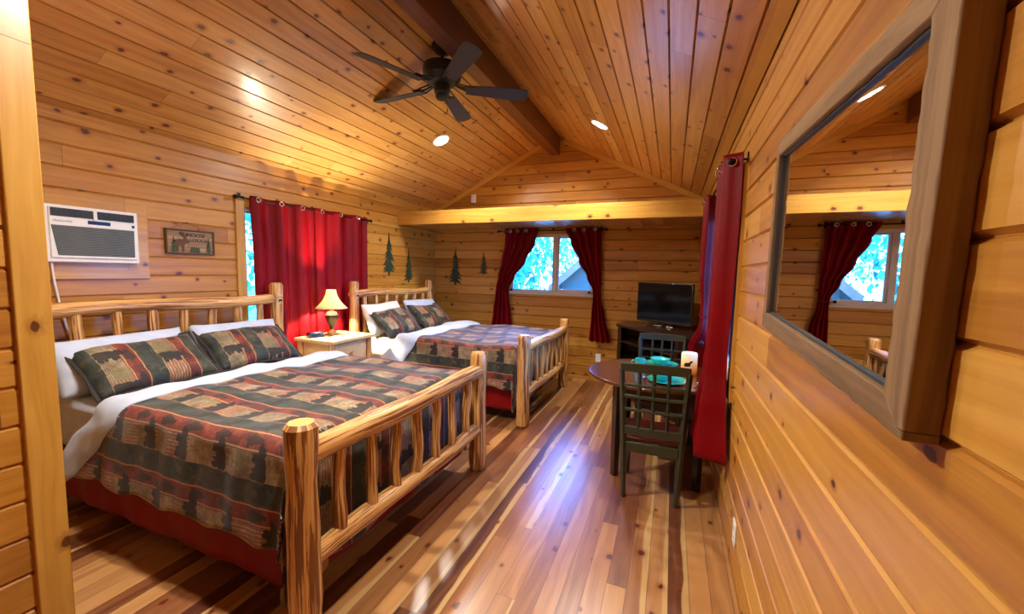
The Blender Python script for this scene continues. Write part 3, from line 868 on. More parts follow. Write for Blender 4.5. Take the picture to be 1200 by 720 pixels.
def pillow(name, label, cat, group, loc, rot, w, h, t, mat, seed, flange=0, border=None):
    """upright pillow: local y width, z height, x thickness"""
    rr = random.Random(seed); ph = [rr.uniform(0, 6.28) for _ in range(6)]
    def side(sg):
        def fn(u, v):
            a, b = u * 2 - 1, v * 2 - 1
            th = (max(0, 1 - abs(a) ** 3.2) * max(0, 1 - abs(b) ** 3.2)) ** .55
            pin = 1 - .06 * (abs(a) ** 2) * (1 - abs(b)) * 0
            y = a * w / 2 * (1 - .05 * (1 - b * b) * abs(a) ** 4 * 0) * (1 - .045 * (1 - abs(b)) * abs(a) ** 2)
            z = b * h / 2 * (1 - .07 * (1 - abs(a)) * abs(b) ** 2)
            wr = .006 * math.sin(a * 9 + ph[0]) * math.sin(b * 7 + ph[1]) + .004 * math.sin(a * 17 + b * 13 + ph[2])
            x = sg * (t / 2 * th + wr * th) + .012 * math.sin(a * 4 + ph[3]) * (1 - th)
            return Vector((x, y, z + h / 2))
        return fn
    bm = bmesh.new()
    uvf = lambda u, v: (v * h + 2.0 + seed * .13, u * w + 2.07 + seed * .0)
    grid(bm, side(1), 28, 20, uvf); grid(bm, side(-1), 28, 20, uvf)
    bmesh.ops.remove_doubles(bm, verts=bm.verts, dist=.0006)
    if border is None and not flange:
        o = obj(name, bm, mat, None, loc, rot, angle=180)
        return tag(o, label, cat, group)
    root = thing(name, label, cat, loc, 0, group); root.rotation_euler = rot
    obj('cushion', bm, mat, root, angle=180)
    bm = bmesh.new(); f = flange
    pts_in, pts_out = [], []
    n = 40
    s0 = side(1)
    loop = [(k / n, 0) for k in range(n)] + [(1, k / n) for k in range(n)] + [(1 - k / n, 1) for k in range(n)] + [(0, 1 - k / n) for k in range(n)]
    def g(u, v):
        a, b = loop[int(round(u * len(loop))) % len(loop)]
        p = s0(a, b); c = Vector((0, 0, h / 2)); dd = (p - c); dd.x = 0
        q = Vector((p.x, p.y + math.copysign(f, dd.y) * (abs(dd.y) / (w / 2)) ** 3, p.z + math.copysign(f, dd.z) * (abs(dd.z) / (h / 2)) ** 3))
        r = p.lerp(q, v); r.x += .006 * math.sin(u * 60 + ph[4]) * v
        if v == 0: r = c + (r - c) * .985
        return r
    grid(bm, g, len(loop), 3); obj('flange', bm, border, root, solid=.006, angle=180)
    return root
PG = 'white bed pillows'; SG = 'patchwork shams'
def lean(deg, yaw=0, roll=0): return Euler((R(roll), R(deg), R(yaw)), 'XYZ')
# near bed
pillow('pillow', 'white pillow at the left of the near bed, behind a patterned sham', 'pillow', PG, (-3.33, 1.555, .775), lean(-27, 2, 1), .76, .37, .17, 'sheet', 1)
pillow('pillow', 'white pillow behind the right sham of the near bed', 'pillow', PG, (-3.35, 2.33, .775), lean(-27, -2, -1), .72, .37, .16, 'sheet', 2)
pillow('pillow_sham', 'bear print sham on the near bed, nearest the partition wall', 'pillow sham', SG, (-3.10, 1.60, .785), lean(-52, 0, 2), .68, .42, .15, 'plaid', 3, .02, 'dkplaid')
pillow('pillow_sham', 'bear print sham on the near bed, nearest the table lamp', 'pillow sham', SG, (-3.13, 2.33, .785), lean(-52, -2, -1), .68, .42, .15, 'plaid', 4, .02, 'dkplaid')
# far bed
pillow('pillow', 'lamplight-tinted white pillow on the far bed beside the nightstand', 'pillow', PG, (-3.30, 4.17, .775), lean(-24, 2, 1), .74, .42, .17, 'cream', 5)  # cream tone is lamp glow painted onto white linen
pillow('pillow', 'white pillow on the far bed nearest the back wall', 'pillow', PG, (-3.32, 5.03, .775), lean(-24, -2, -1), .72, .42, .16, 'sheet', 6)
pillow('pillow_sham', 'bear print sham on the far bed, nearest the nightstand', 'pillow sham', SG, (-3.08, 4.20, .785), lean(-48, 0, 2), .68, .42, .16, 'plaid', 7, .02, 'dkplaid')
pillow('pillow_sham', 'bear print sham on the far bed, nearest the back wall', 'pillow sham', SG, (-3.08, 4.98, .785), lean(-48, -2, -1), .68, .42, .16, 'plaid', 8, .02, 'dkplaid')

# ------------------------------------------------------------------ nightstand and what stands on it
NZ = .85
t = thing('nightstand', 'log nightstand with a pine top between the two beds', 'nightstand', (-3.38, 3.345, 0))
obj('top', bx(((-.27, -.315, NZ - .035), (.26, .315, NZ))), 'ltwood', t, bevel=.008)
for x in (-.22, .205):
    for y in (-.265, .265): obj('leg', log((x, y, 0), (x, y, NZ - .035), .036, int(500 + x * 90 + y * 60), 0, 12, 8, .003, ends=False), 'log', t)
obj('case', bx(((-.215, -.265, .22), (.19, -.245, NZ - .036)), ((-.215, .245, .22), (.19, .265, NZ - .036)), ((-.225, -.245, .22), (-.21, .245, NZ - .036)), ((-.21, -.245, .22), (.19, .245, .24))), 'ltwood', t, bevel=.003)
for z0, z1 in ((.55, .80), (.26, .53)):
    dr = obj('drawer', bx(((.17, -.24, z0), (.20, .24, z1))), 'ltwood', t, bevel=.006)
    bm = bmesh.new(); tube(bm, [(.20, 0, (z0 + z1) / 2), (.212, 0, (z0 + z1) / 2), (.225, 0, (z0 + z1) / 2), (.236, 0, (z0 + z1) / 2)], [.012, .012, .022, .014], 14); obj('knob', bm, 'log', dr)
# table lamp
LX, LY = -3.46, 3.36
t = thing('table_lamp', 'glowing table lamp with a cream bell shade and dark urn base', 'table lamp', (LX, LY, NZ))
bm = bmesh.new(); box(bm, (-.055, -.055, 0), (.055, .055, .02)); lathe(bm, [(0, .02), (.05, .02), (.046, .035), (.026, .05), (.02, .065), (0, .065)], 24); obj('foot', bm, 'gold', t, bevel=.004)
bm = bmesh.new(); lathe(bm, [(.0, .06), (.018, .06), (.022, .075), (.04, .12), (.062, .17), (.072, .205), (.07, .225), (.05, .236), (.0, .236)], 32); obj('urn', bm, 'bronze', t)
bm = bmesh.new(); lathe(bm, [(0, .234), (.052, .234), (.056, .242), (.05, .252), (.026, .262), (.02, .275), (.028, .285), (.014, .30), (.014, .33), (0, .33)], 24); obj('collar', bm, 'gold', t)
bm = bmesh.new()
prof = []
for k in range(13):
    f = k / 12; prof.append((.165 - .115 * (1 - (1 - f) ** 2.0), .295 + .205 * f))
lathe(bm, prof, 40); obj('shade', bm, 'shade', t, solid=.002, angle=180)
bm = bmesh.new(); lathe(bm, [(0, .40), (.018, .39), (.03, .365), (.022, .335), (.014, .325), (0, .325)][::-1], 16); obj('bulb', bm, emit_mat('warm_bulb', (1, .78, .42), 14), t)
bm = bmesh.new(); tube(bm, [(.03, -.03, .30), (.032, -.032, .24)], .0012, 5); obj('pull_chain', bm, 'gold', t)
L = bpy.data.lights.new('lamp_bulb_light', 'POINT'); L.energy = 230; L.color = (1, .84, .60); L.shadow_soft_size = .03
lo = bpy.data.objects.new('lamp_bulb_light', L); COL.objects.link(lo); lo.location = (LX, LY, NZ + .41)
# clock radio
t = thing('alarm_clock', 'black alarm clock on the nightstand left of the lamp', 'alarm clock', (-3.50, 3.17, NZ), R(-20))
bm = bmesh.new(); prism(bm, [(-.045, -.075, 0), (.055, -.075, 0), (.045, -.075, .05), (.02, -.075, .058), (-.04, -.075, .05)], (0, .15, 0)); obj('case', bm, 'black', t, bevel=.006)
bm = bmesh.new(); box(bm, (.0515, -.055, .01), (.053, .055, .04)); obj('display', bm, 'screen', t, rot=(0, 0, 0))
bm = bmesh.new(); tube(bm, [(0, .045, .055), (0, .045, .064)], .02, 16); obj('dial', bm, 'chrome', t)
t = thing('notepad', 'flat pale notepad on the nightstand in front of the lamp', 'notepad', (-3.27, 3.27, NZ), R(15))
obj('pages', bx(((-.06, -.08, 0), (.06, .08, .008))), 'paper', t, bevel=.001)
obj('backing', bx(((-.063, -.083, 0), (.063, .083, .002))), 'ltwood', t)

# ------------------------------------------------------------------ air conditioner on its panel (left wall)
t = thing('mounting_panel', 'pine panel framing the air conditioner on the left wall', 'panel', (XL, 1.56, 1.5))
obj('board', bx(((0.0, -.36, -.03), (.02, .315, .56))), 'trim', t, bevel=.004)
AX, AY0, AY1, AZ0, AZ1 = XL + .02, 1.292, 1.785, 1.585, 1.955
t = thing('air_conditioner', 'white window air conditioner mounted high on the left wall', 'air conditioner', (AX, AY0, AZ0))
w_, h_ = AY1 - AY0, AZ1 - AZ0
obj('housing', bx(((0, 0, 0), (.055, w_, h_))), 'white', t, bevel=.006)
obj('front_panel', bx(((.05, .028, .028), (.066, w_ - .022, h_ - .016))), 'white', t, bevel=.004)
bm = bmesh.new()
# main grille (left edge slants)
prism(bm, [(.0665, .035, h_ * .645), (.0665, w_ - .03, h_ * .645), (.0665, w_ - .034, .045), (.0665, .06, .045)], (.002, 0, 0))
g_ = obj('intake_grille', bm, 'grille', t, smooth=False)
bm = bmesh.new()
for k in range(21):
    z = .052 + k * (h_ * .645 - .058) / 20; f = (z - .045) / (h_ * .645 - .045)
    box(bm, (.068, lerp(.06, .036, f), z - .0018), (.0725, w_ - .034, z + .0022))
obj('louvre', bm, plain('louvre_grey', srgb(116, 122, 114), .5), g_, smooth=False)
for a, b_ in ((.036, w_ * .485), (w_ * .53, w_ - .03)):
    v_ = obj('air_vent', bx(((.0665, a, h_ * .80), (.0685, b_, h_ * .945))), 'darkgrille', t)
    bm = bmesh.new()
    for k in range(6): box(bm, (.0685, a, h_ * (.81 + .022 * k)), (.074, b_, h_ * (.81 + .022 * k) + .002))
    for k in range(9): box(bm, (.0685, a + (b_ - a) * k / 8 - .0008, h_ * .80), (.071, a + (b_ - a) * k / 8 + .0008, h_ * .945))
    obj('vane', bm, plain('vent_vane', srgb(74, 82, 86), .5), v_, smooth=False)
obj('vent_divider', bx(((.066, w_ * .487, h_ * .775), (.076, w_ * .527, h_ * .95))), 'white', t, bevel=.002)
obj('control_display', bx(((.066, w_ * .43, h_ * .70), (.0685, w_ * .67, h_ * .765))), 'black', t)
obj('remote_sensor', bx(((.066, w_ * .915, h_ * .695), (.0685, w_ * .945, h_ * .745))), 'black', t)
def text_mesh(name, body, size, mat, parent, loc, rot, depth=.001, align='CENTER', space=1.0):
    cu = bpy.data.curves.new(name, 'FONT'); cu.body = body; cu.size = size; cu.extrude = depth; cu.align_x = align; cu.space_character = space
    tmp = bpy.data.objects.new(name + '_tmp', cu); COL.objects.link(tmp)
    dg = bpy.context.evaluated_depsgraph_get(); me = bpy.data.meshes.new_from_object(tmp.evaluated_get(dg))
    bpy.data.objects.remove(tmp); me.name = name
    me.materials.clear(); me.materials.append(M[mat] if isinstance(mat, str) else mat)
    o = bpy.data.objects.new(name, me); COL.objects.link(o); o.parent = parent; o.location = loc; o.rotation_euler = rot
    return o
text_mesh('lettering', 'FRIGIDAIRE', .018, plain('grey_print', srgb(120, 120, 118), .5), t, (.0665, .045, h_ * .705), (R(90), 0, R(90)), .0004, 'LEFT')
# cord
bm = bmesh.new()
tube(bm, [(XL + .05, 1.33, 1.59), (XL + .04, 1.335, 1.54), (XL + .028, 1.345, 1.45), (XL + .02, 1.365, 1.30), (XL + .018, 1.39, 1.15), (XL + .022, 1.42, 1.0), (XL + .02, 1.43, .8), (XL + .02, 1.43, .45)], .0065, 8)
tag(obj('power_cord', bm, 'white', angle=180), 'white power cord hanging from the air conditioner', 'cord')

# ------------------------------------------------------------------ carved wall sign
SY, SZ, SW, SH = 1.985, 1.672, .37, .205
t = thing('wall_sign', 'small carved wooden moose sign on the left wall', 'sign', (XL, SY, SZ))
obj('board', bx(((.006, .008, .008), (.016, SW - .008, SH - .008))), 'signwood', t)
bm = bmesh.new()
for q in ((0, SW, 0, .014), (0, SW, SH - .014, SH), (0, .014, .014, SH - .014), (SW - .014, SW, .014, SH - .014)): box(bm, (.001, q[0], q[2]), (.026, q[1], q[3]))
obj('frame', bm, 'signdark', t, bevel=.003)
rt = (R(90), 0, R(90))
text_mesh('lettering', 'MOOSE', .042, 'signtext', t, (.0165, .228, .146), rt, .002)
text_mesh('lettering', 'LODGE', .042, 'signtext', t, (.0165, .246, .106), rt, .002)
msc = .86
bm = bmesh.new()   # moose
def poly(pts, d0=.016, d1=.006):
    prism(bm, [(d0, .05 + (a - .05) * msc, b) for a, b in pts], (d1, 0, 0))
poly([(.06, .10), (.075, .118), (.11, .125), (.135, .12), (.15, .135), (.165, .14), (.19, .112), (.195, .098), (.18, .092), (.165, .10), (.155, .085), (.148, .075), (.145, .018), (.132, .018), (.128, .068), (.10, .066), (.095, .018), (.082, .018), (.08, .066), (.07, .07), (.066, .018), (.055, .018), (.056, .075)])
poly([(.15, .135), (.13, .15), (.105, .175), (.12, .172), (.125, .185), (.138, .165), (.145, .178), (.155, .155), (.172, .172), (.172, .155), (.16, .14)], .016, .009)
obj('moose_figure', bm, 'moose', t, smooth=False)
def pine(bm, y, z, w, h, tiers, d0, d1, conv, seed=0):
    """jagged conifer cut-out: a spire, drooping bough tiers and a trunk, all one thin plate"""
    rr = random.Random(seed)
    fan_prism(bm, [(y - w * .05, z), (y + w * .05, z), (y + w * .07, z + h * .7), (y, z + h), (y - w * .07, z + h * .7)], d0, d1, conv)
    for k in range(tiers):
        f1 = (k + 1) / tiers; zb = z + h * (.05 + .70 * (1 - f1)); e = .00012 * k
        for sg in (-1, 1):
            wt = sg * w / 2 * (.30 + .70 * f1) * rr.uniform(.72, 1.12); dz = h * rr.uniform(-.02, .025)
            fan_prism(bm, [(y, zb + h * .20), (y + wt * .5, zb + h * .085 + dz), (y + wt, zb + dz), (y + wt * .55, zb + h * .03 + dz), (y, zb + h * .02)], d0 - e, d1 + e, conv)
def fan_prism(bm, pts, d0, d1, conv):
    """concave outline extruded; conv maps (a, z, d) to 3-D"""
    v0 = [bm.verts.new(conv(a, b, d0)) for a, b in pts]; v1 = [bm.verts.new(conv(a, b, d1)) for a, b in pts]
    f = bm.faces.new(v0); g = bm.faces.new(v1[::-1]); n = len(pts)
    for i in range(n): bm.faces.new((v0[i], v1[i], v1[(i + 1) % n], v0[(i + 1) % n]))
    bmesh.ops.triangulate(bm, faces=[f, g])
for (yy, ww, hh) in ((.058, .07, .125), (.322, .062, .13)):
    bm = bmesh.new(); pine(bm, yy, .014, ww, hh, 5, .016, .022, lambda a, b, d: (d, a, b), int(yy * 100)); obj('tree_figure', bm, 'signgreen', t, smooth=False)
bm = bmesh.new(); poly([(.195, .018), (.285, .018), (.28, .058), (.212, .062)]); obj('tent_figure', bm, 'signgreen', t, smooth=False)
bm = bmesh.new(); tube(bm, [(.012, .04, SH - .002), (.008, SW * .46, SH + .055), (.012, SW - .04, SH - .002)], .002, 6); box(bm, (.0, SW * .46 - .003, SH + .05), (.012, SW * .46 + .003, SH + .062)); obj('hanging_cord', bm, 'rope', t)

# ------------------------------------------------------------------ pine silhouettes
def wall_pine(conv, a, z, w, h, tiers, seed, label, loc):
    bm = bmesh.new(); pine(bm, a, z, w, h, tiers, .003, .011, conv, seed)
    tag(obj('wall_tree_ornament', bm, 'patina', smooth=False), label, 'wall ornament', 'green metal pine tree ornaments')
cl = lambda a, b, d: (XL + d, a, b); cb = lambda a, b, d: (a, YB - d, b)
wall_pine(cl, 4.73, 1.50, .30, .61, 8, 21, 'tall green pine tree cutout on left wall right of the curtains', None)
wall_pine(cl, 5.19, 1.39, .22, .52, 8, 22, 'narrow green pine tree cutout on left wall nearest the corner', None)
wall_pine(cb, -3.375, 1.35, .28, .63, 8, 23, 'larger green pine tree cutout on the back wall near the corner', None)
wall_pine(cb, -2.855, 1.53, .19, .37, 7, 24, 'smallest green pine tree cutout, beside the tied back window curtain', None)

# ------------------------------------------------------------------ ceiling fan
FXc, FYc = -1.918, 3.11
FZ = 3.15
t = thing('ceiling_fan', 'black five blade ceiling fan hanging beside the ridge beam', 'ceiling fan', (FXc, FYc, FZ))
zc = roof_z(FXc) - FZ
bm = bmesh.new(); lathe(bm, [(0, zc + .05), (.088, zc + .05), (.092, zc - .02), (.086, zc - .05), (.06, zc - .085), (.028, zc - .10), (0, zc - .10)][::-1], 28); obj('canopy', bm, 'fanblack', t)
bm = bmesh.new(); tube(bm, [(0, 0, zc - .09), (0, 0, .17)], .014, 12); obj('downrod', bm, 'fanblack', t)
bm = bmesh.new(); lathe(bm, [(0, .205), (.03, .20), (.04, .19), (.12, .182), (.158, .165), (.165, .13), (.16, .075), (.14, .055), (.12, .03), (.08, .02), (0, .02)][::-1], 40); obj('motor', bm, 'fanblack', t)
bm = bmesh.new(); lathe(bm, [(0, .025), (.062, .025), (.066, .0), (.066, -.05), (.056, -.062), (.056, -.085), (.045, -.10), (0, -.104)][::-1], 32); obj('switch_housing', bm, 'fanblack', t)
for k in range(5):
    a = R(31 + 72 * k); mt = Matrix.Rotation(a, 4, 'Z')
    bm = bmesh.new()
    # blade iron: curved bracket
    for sg in (-1, 1):
        tube(bm, [mt @ Vector(p) for p in ((.10, sg * .02, .035), (.15, sg * .035, .02), (.20, sg * .045, .008), (.25, sg * .03, .004))], [.008, .007, .007, .006], 8)
    tube(bm, [mt @ Vector(p) for p in ((.09, 0, .035), (.16, 0, .012), (.25, 0, .004))], .009, 8)
    box(bm, (.20, -.05, -.002), (.285, .05, .006), mt)
    iron = obj('blade_iron', bm, 'fanblack', t)
    bm = bmesh.new(); tilt = Matrix.Translation((0, 0, .0)) @ mt @ Matrix.Rotation(R(-14), 4, 'X')
    outl = [(.205, -.055), (.64, -.078), (.71, -.075), (.74, -.06), (.752, -.02), (.752, .02), (.74, .06), (.71, .075), (.64, .078), (.205, .055)]
    prism(bm, [(x, y, -.010) for x, y in outl], (0, 0, .007), tilt); obj('blade', bm, 'blade', t, bevel=.002)
bm = bmesh.new(); tube(bm, [(.02, .05, -.06), (.02, .055, -.16)], .0012, 5); lathe(bm, [(0, -.20), (.004, -.198), (.006, -.185), (.003, -.16), (0, -.158)], 10, (.02, .055, 0)); obj('pull_chain', bm, 'fanblack', t)

# ------------------------------------------------------------------ recessed lights
DL = []
def downlight(side, y, dist_x, label, power):
    x = dist_x; z = roof_z(x); s = -1 if side == 'L' else 1
    nrm = Vector((-s * SL, 0, -1)).normalized()
    q = nrm.to_track_quat('-Z', 'Y')
    t = thing('recessed_light', label, 'ceiling light', (x, y, z), 0, 'round recessed ceiling lights'); t.rotation_euler = q.to_euler()
    bm = bmesh.new(); lathe(bm, [(.087, .004), (.09, -.006), (.106, -.004), (.11, .003), (.106, .012), (.087, .012)], 36); obj('trim_ring', bm, 'white', t)
    bm = bmesh.new(); lathe(bm, [(0, .0), (.088, .0), (.088, .01), (0, .01)], 32); obj('lens', bm, 'lamp_on', t)
    Ld = bpy.data.lights.new('downlight', 'AREA'); Ld.shape = 'DISK'; Ld.size = .17; Ld.energy = power; Ld.color = (1, .93, .84)
    Ld.spread = R(150); o = bpy.data.objects.new('downlight', Ld); COL.objects.link(o); o.location = Vector((x, y, z)) + nrm * .008; o.rotation_euler = q.to_euler()
PWR = 60
downlight('L', 4.31, -2.666, 'round recessed light glowing on the left ceiling slope below the fan', PWR * .72)
downlight('R', 4.47, -.803, 'round recessed light glowing on the right ceiling slope', PWR * .8)
downlight('L', 1.45, -2.4, 'round recessed light on the left ceiling slope above the near bed', PWR * 1.2)
downlight('R', 1.25, -.803, 'round recessed light on the right ceiling slope near the mirror', PWR * .7)

# ------------------------------------------------------------------ mirror on the right wall
MT = Matrix.Translation((XR - .001, 1.26, 1.705)) @ Matrix.Rotation(R(3.1), 4, 'X')
t = thing('wall_mirror', 'large mirror in a weathered grey plank frame on the right wall', 'mirror', (XR - .001, 1.26, 1.705)); t.rotation_euler = (R(3.1), 0, 0)
hy0, hy1, hz0, hz1, ft = -.525, .50, -.335, .335, .045
fn_, ff_, fz_ = .070, .036, .054   # near stile, far stile, rails
ROUGH = bpy.data.textures.new('rough_sawn', 'CLOUDS'); ROUGH.noise_scale = .03
def mitre(poly3):
    bm = bmesh.new(); prism(bm, [(-ft, a, b) for a, b in poly3], (ft, 0, 0))
    uvl = bm.loops.layers.uv.verify()
    d = max(poly3, key=lambda p: p[0])[0] - min(poly3, key=lambda p: p[0])[0]; e = max(poly3, key=lambda p: p[1])[1] - min(poly3, key=lambda p: p[1])[1]
    for f in bm.faces:
        for l in f.loops:
            c = l.vert.co; l[uvl].uv = (c.y, c.z * .8 + c.x + 1.2) if d > e else (c.z, c.y + c.x + 3.3)
    return bm
a0, a1, c0, c1 = hy0 + fn_, hy1 - ff_, hz0 + fz_, hz1 - fz_
for pl in ([(hy0, hz0), (hy0, hz1), (a0, c1), (a0, c0)], [(hy1, hz0), (a1, c0), (a1, c1), (hy1, hz1)],
           [(hy0, hz0), (a0, c0), (a1, c0), (hy1, hz0)], [(hy0, hz1), (hy1, hz1), (a1, c1), (a0, c1)]):
    fb = mitre(pl); bmesh.ops.subdivide_edges(fb, edges=[e for e in fb.edges if e.calc_length() > .3], cuts=40, use_grid_fill=True)
    fo = obj('frame_board', fb, 'grey_wood', t, bevel=.003, smooth=True)
    dm = fo.modifiers.new('rough', 'DISPLACE'); dm.texture = ROUGH; dm.strength = .006; dm.mid_level = .5; dm.texture_coords = 'LOCAL'
obj('mirror_glass', bx(((-.026, a0 - .006, c0 - .006), (-.020, a1 + .006, c1 + .006))), 'mirror', t, smooth=False)
bm = bmesh.new(); i0, i1, j0, j1 = a0, a1, c0, c1
for q in ((i0, i1, j0, j0 + .006), (i0, i1, j1 - .006, j1), (i0, i0 + .004, j0, j1), (i1 - .004, i1, j0, j1)): box(bm, (-.032, q[0], q[2]), (-.026, q[1], q[3]))
obj('inner_lip', bm, 'darkgrille', t)

# ------------------------------------------------------------------ dining table and chairs
TCX, TCY, TR, TZ = -.10, 3.60, .55, .75
t = thing('dining_table', 'round drop leaf dining table with dark legs under the right window', 'table', (TCX, TCY, 0))
def disc(rad, xc):
    pts = []
    a0 = math.acos(xc / rad)
    for k in range(61): 
        a = a0 + (2 * math.pi - 2 * a0) * k / 60; pts.append((rad * math.cos(a), rad * math.sin(a)))
    return pts
bm = bmesh.new(); prism(bm, [(x, y, TZ - .028) for x, y in disc(TR, .40)], (0, 0, .028)); obj('tabletop', bm, 'tabletop', t, bevel=.006)
obj('apron', bx(((-.28, -.46, TZ - .115), (.36, -.435, TZ - .0285)), ((-.28, .435, TZ - .115), (.36, .46, TZ - .0285)), ((-.28, -.435, TZ - .115), (-.255, .435, TZ - .0285)), ((.335, -.435, TZ - .115), (.36, .435, TZ - .0285))), 'espresso', t, bevel=.002)
for x in (-.25, .34):
    for y in (-.445, .445):
        bm = bmesh.new()
        tube(bm, [(x, y, 0), (x, y, .3), (x, y, .60), (x, y, TZ - .0285)], [.03, .034, .037, .037], 4); obj('leg', bm, 'espresso', t, rot=(0, 0, 0))
def chair(name, label):
    t = thing(name, label, 'chair', (0, 0, 0), 0, 'green dining chairs')
    W2 = .185
    prof = [(0, 0.0), (0.0, .25), (.004, .46), (-.010, .60), (-.042, .80), (-.075, .995)]
    def yb(z):
        for (a, za), (b, zb) in zip(prof, prof[1:]):
            if za <= z <= zb: return lerp(a, b, (z - za) / (zb - za))
        return prof[-1][0]
    def hw(z): return lerp(.172, .214, min(1, z / .99))
    for sg in (-1, 1):
        bm = bmesh.new()
        zs = [0, .12, .25, .46, .60, .70, .80, .945]
        tube(bm, [(sg * hw(z), yb(z), z) for z in zs], [.017, .02, .023, .025, .023, .022, .021, .02], 4); obj('rear_leg', bm, 'green', t, bevel=.003)
    for sg in (-1, 1):
        bm = bmesh.new(); tube(bm, [(sg * .185, .385, 0), (sg * .185, .385, .25), (sg * .185, .385, .408)], [.018, .022, .026], 4); obj('front_leg', bm, 'green', t, bevel=.003)
    bm = bmesh.new()   # curved crest rail
    n = 14
    def arc(x, z): return yb(z) - .018 * (1 - (x / .225) ** 2)
    pts = [(-.222 + .444 * k / n) for k in range(n + 1)]
    rows = []
    for x in pts:
        zt_ = .986 + .008 * (1 - (x / .222) ** 2)
        rows.append([bm.verts.new((x, arc(x, z) + dy, z)) for z, dy in ((.928, .012), (zt_, .012), (zt_, -.012), (.928, -.012))])
    for a, b in zip(rows, rows[1:]):
        for k in range(4): bm.faces.new((a[k], a[(k + 1) % 4], b[(k + 1) % 4], b[k]))
    bm.faces.new(rows[0]); bm.faces.new(rows[-1][::-1]); obj('crest_rail', bm, 'green', t, bevel=.004)
    for k in range(3):
        x = (-.5 + (k + 1) / 4) * .37
        bm = bmesh.new(); tube(bm, [(x, arc(x, z) + .003, z) for z in (.51, .65, .78, .935)], .0125, 4); obj('back_slat', bm, 'green', t, bevel=.002)
    for z, hh in ((.832, .0095), (.75, .0095), (.652, .0095), (.498, .03)):
        bm = bmesh.new(); m = 10
        rows = []
        for i in range(m + 1):
            x = lerp(-hw(z), hw(z), i / m)
            rows.append([bm.verts.new((x, arc(x, z) + d, z + e)) for e, d in ((-hh, .011), (hh, .011), (hh, -.009), (-hh, -.009))])
        for a, b in zip(rows, rows[1:]):
            for k in range(4): bm.faces.new((a[k], a[(k + 1) % 4], b[(k + 1) % 4], b[k]))
        bm.faces.new(rows[0]); bm.faces.new(rows[-1][::-1]); obj('back_rail', bm, 'green', t, bevel=.002)
    obj('seat_frame', bx(((-.17, -.012, .343), (.17, .012, .411)), ((-.185, .373, .35), (.185, .397, .411)), ((-.195, .01, .35), (-.172, .38, .411)), ((.172, .01, .35), (.195, .38, .411))), 'green', t, bevel=.002)
    bm = bmesh.new(); prism(bm, [(-.178, .015, .410), (.178, .015, .410), (.215, .41, .410), (.20, .425, .410), (-.20, .425, .410), (-.215, .41, .410)], (0, 0, .026)); obj('seat', bm, 'seatwood', t, bevel=.008)['label'] = 'reddish brown seat'
    obj('stretcher', bx(((-.188, .012, .17), (-.172, .375, .20)), ((.172, .012, .17), (.188, .375, .20))), 'green', t, bevel=.002)
    return t
ch = chair('dining_chair', 'dark green lattice back dining chair nearest the camera, at the round table')
ch2 = dup(ch, (-.06, 4.22, 0), math.pi, 'dark green dining chair at the far side of the round table')
ch.location = (-.075, 2.862, 0)

# place settings
def plate(x, y, r, label):
    t = bmesh.new(); lathe(t, [(0, .004), (r * .62, .004), (r * .66, .007), (r, .018), (r * 1.0, .021), (r * .66, .012), (r * .6, .009), (0, .009)], 40)
    lathe(t, [(r * .5, 0), (r * .55, 0), (r * .55, .005), (r * .5, .005)], 32)
    tag(obj('plate', t, 'teal', None, (x, y, TZ), angle=60), label, 'plate', 'teal dinnerware on the table')
def bowl(x, y, r, z, label):
    t = bmesh.new(); lathe(t, [(0, .003), (r * .5, .0), (r * .52, .006), (r * .8, .022), (r * .97, .048), (r, .055), (r * .96, .055), (r * .76, .026), (r * .45, .011), (0, .01)], 40)
    tag(obj('bowl', t, 'teal', None, (x, y, z), angle=60), label, 'bowl', 'teal dinnerware on the table')
plate(-.055, 3.93, .145, 'teal plate under a bowl at the far place setting')
bowl(-.065, 3.93, .088, TZ + .0095, 'teal bowl on the far plate beside the mug')
plate(.0, 3.33, .145, 'teal plate seen through the near chair back')
bowl(-.04, 3.33, .086, TZ + .0095, 'teal bowl on the near plate, seen through the near chair back')
def mug(x, y, label):
    t = thing('mug', label, 'mug', (x, y, TZ), R(190), 'teal dinnerware on the table')
    bm = bmesh.new(); lathe(bm, [(0, .0), (.036, .0), (.039, .005), (.042, .05), (.044, .10), (.040, .10), (.038, .05), (.035, .01), (0, .008)], 32); obj('cup', bm, 'teal', t, angle=60)
    bm = bmesh.new(); tube(bm, [(.040, 0, .08), (.062, 0, .082), (.074, 0, .062), (.07, 0, .038), (.055, 0, .024), (.039, 0, .022)], .006, 8); obj('handle', bm, 'teal', t, angle=180)
mug(-.225, 3.66, 'teal mug standing left of the plates on the table')
def cutlery(kind, x, y, rz, label):
    bm = bmesh.new(); L_ = .19
    if kind == 'fork':
        tube(bm, [(0, 0, .003), (0, .09, .006), (0, .125, .004)], [.005, .003, .004], 8)
        for k in (-1.5, -.5, .5, 1.5): tube(bm, [(k * .003, .125, .004), (k * .005, .15, .008), (k * .005, .19, .010)], [.002, .0018, .0012], 6)
    elif kind == 'knife':
        tube(bm, [(0, 0, .004), (0, .09, .004)], [.0055, .0045], 8); prism(bm, [(-.004, .09, .002), (.009, .10, .002), (.010, .18, .002), (.002, .21, .002), (-.004, .20, .002)], (0, 0, .002))
    else:
        tube(bm, [(0, 0, .003), (0, .10, .006), (0, .13, .004)], [.005, .003, .003], 8)
        bmesh.ops.create_uvsphere(bm, u_segments=14, v_segments=8, radius=1, matrix=Matrix.Translation((0, .155, .006)) @ Matrix.Diagonal((.017, .028, .0055, 1)))
    tag(obj(kind, bm, 'steel', None, (x, y, TZ), (0, 0, R(rz))), label, kind, 'cutlery on the table')
cutlery('fork', -.215, 3.24, 8, 'steel fork left of the near plate')
cutlery('spoon', -.18, 3.24, -6, 'steel spoon left of the near plate, nearer the plate')
cutlery('knife', .165, 3.22, 4, 'steel knife right of the near plate')
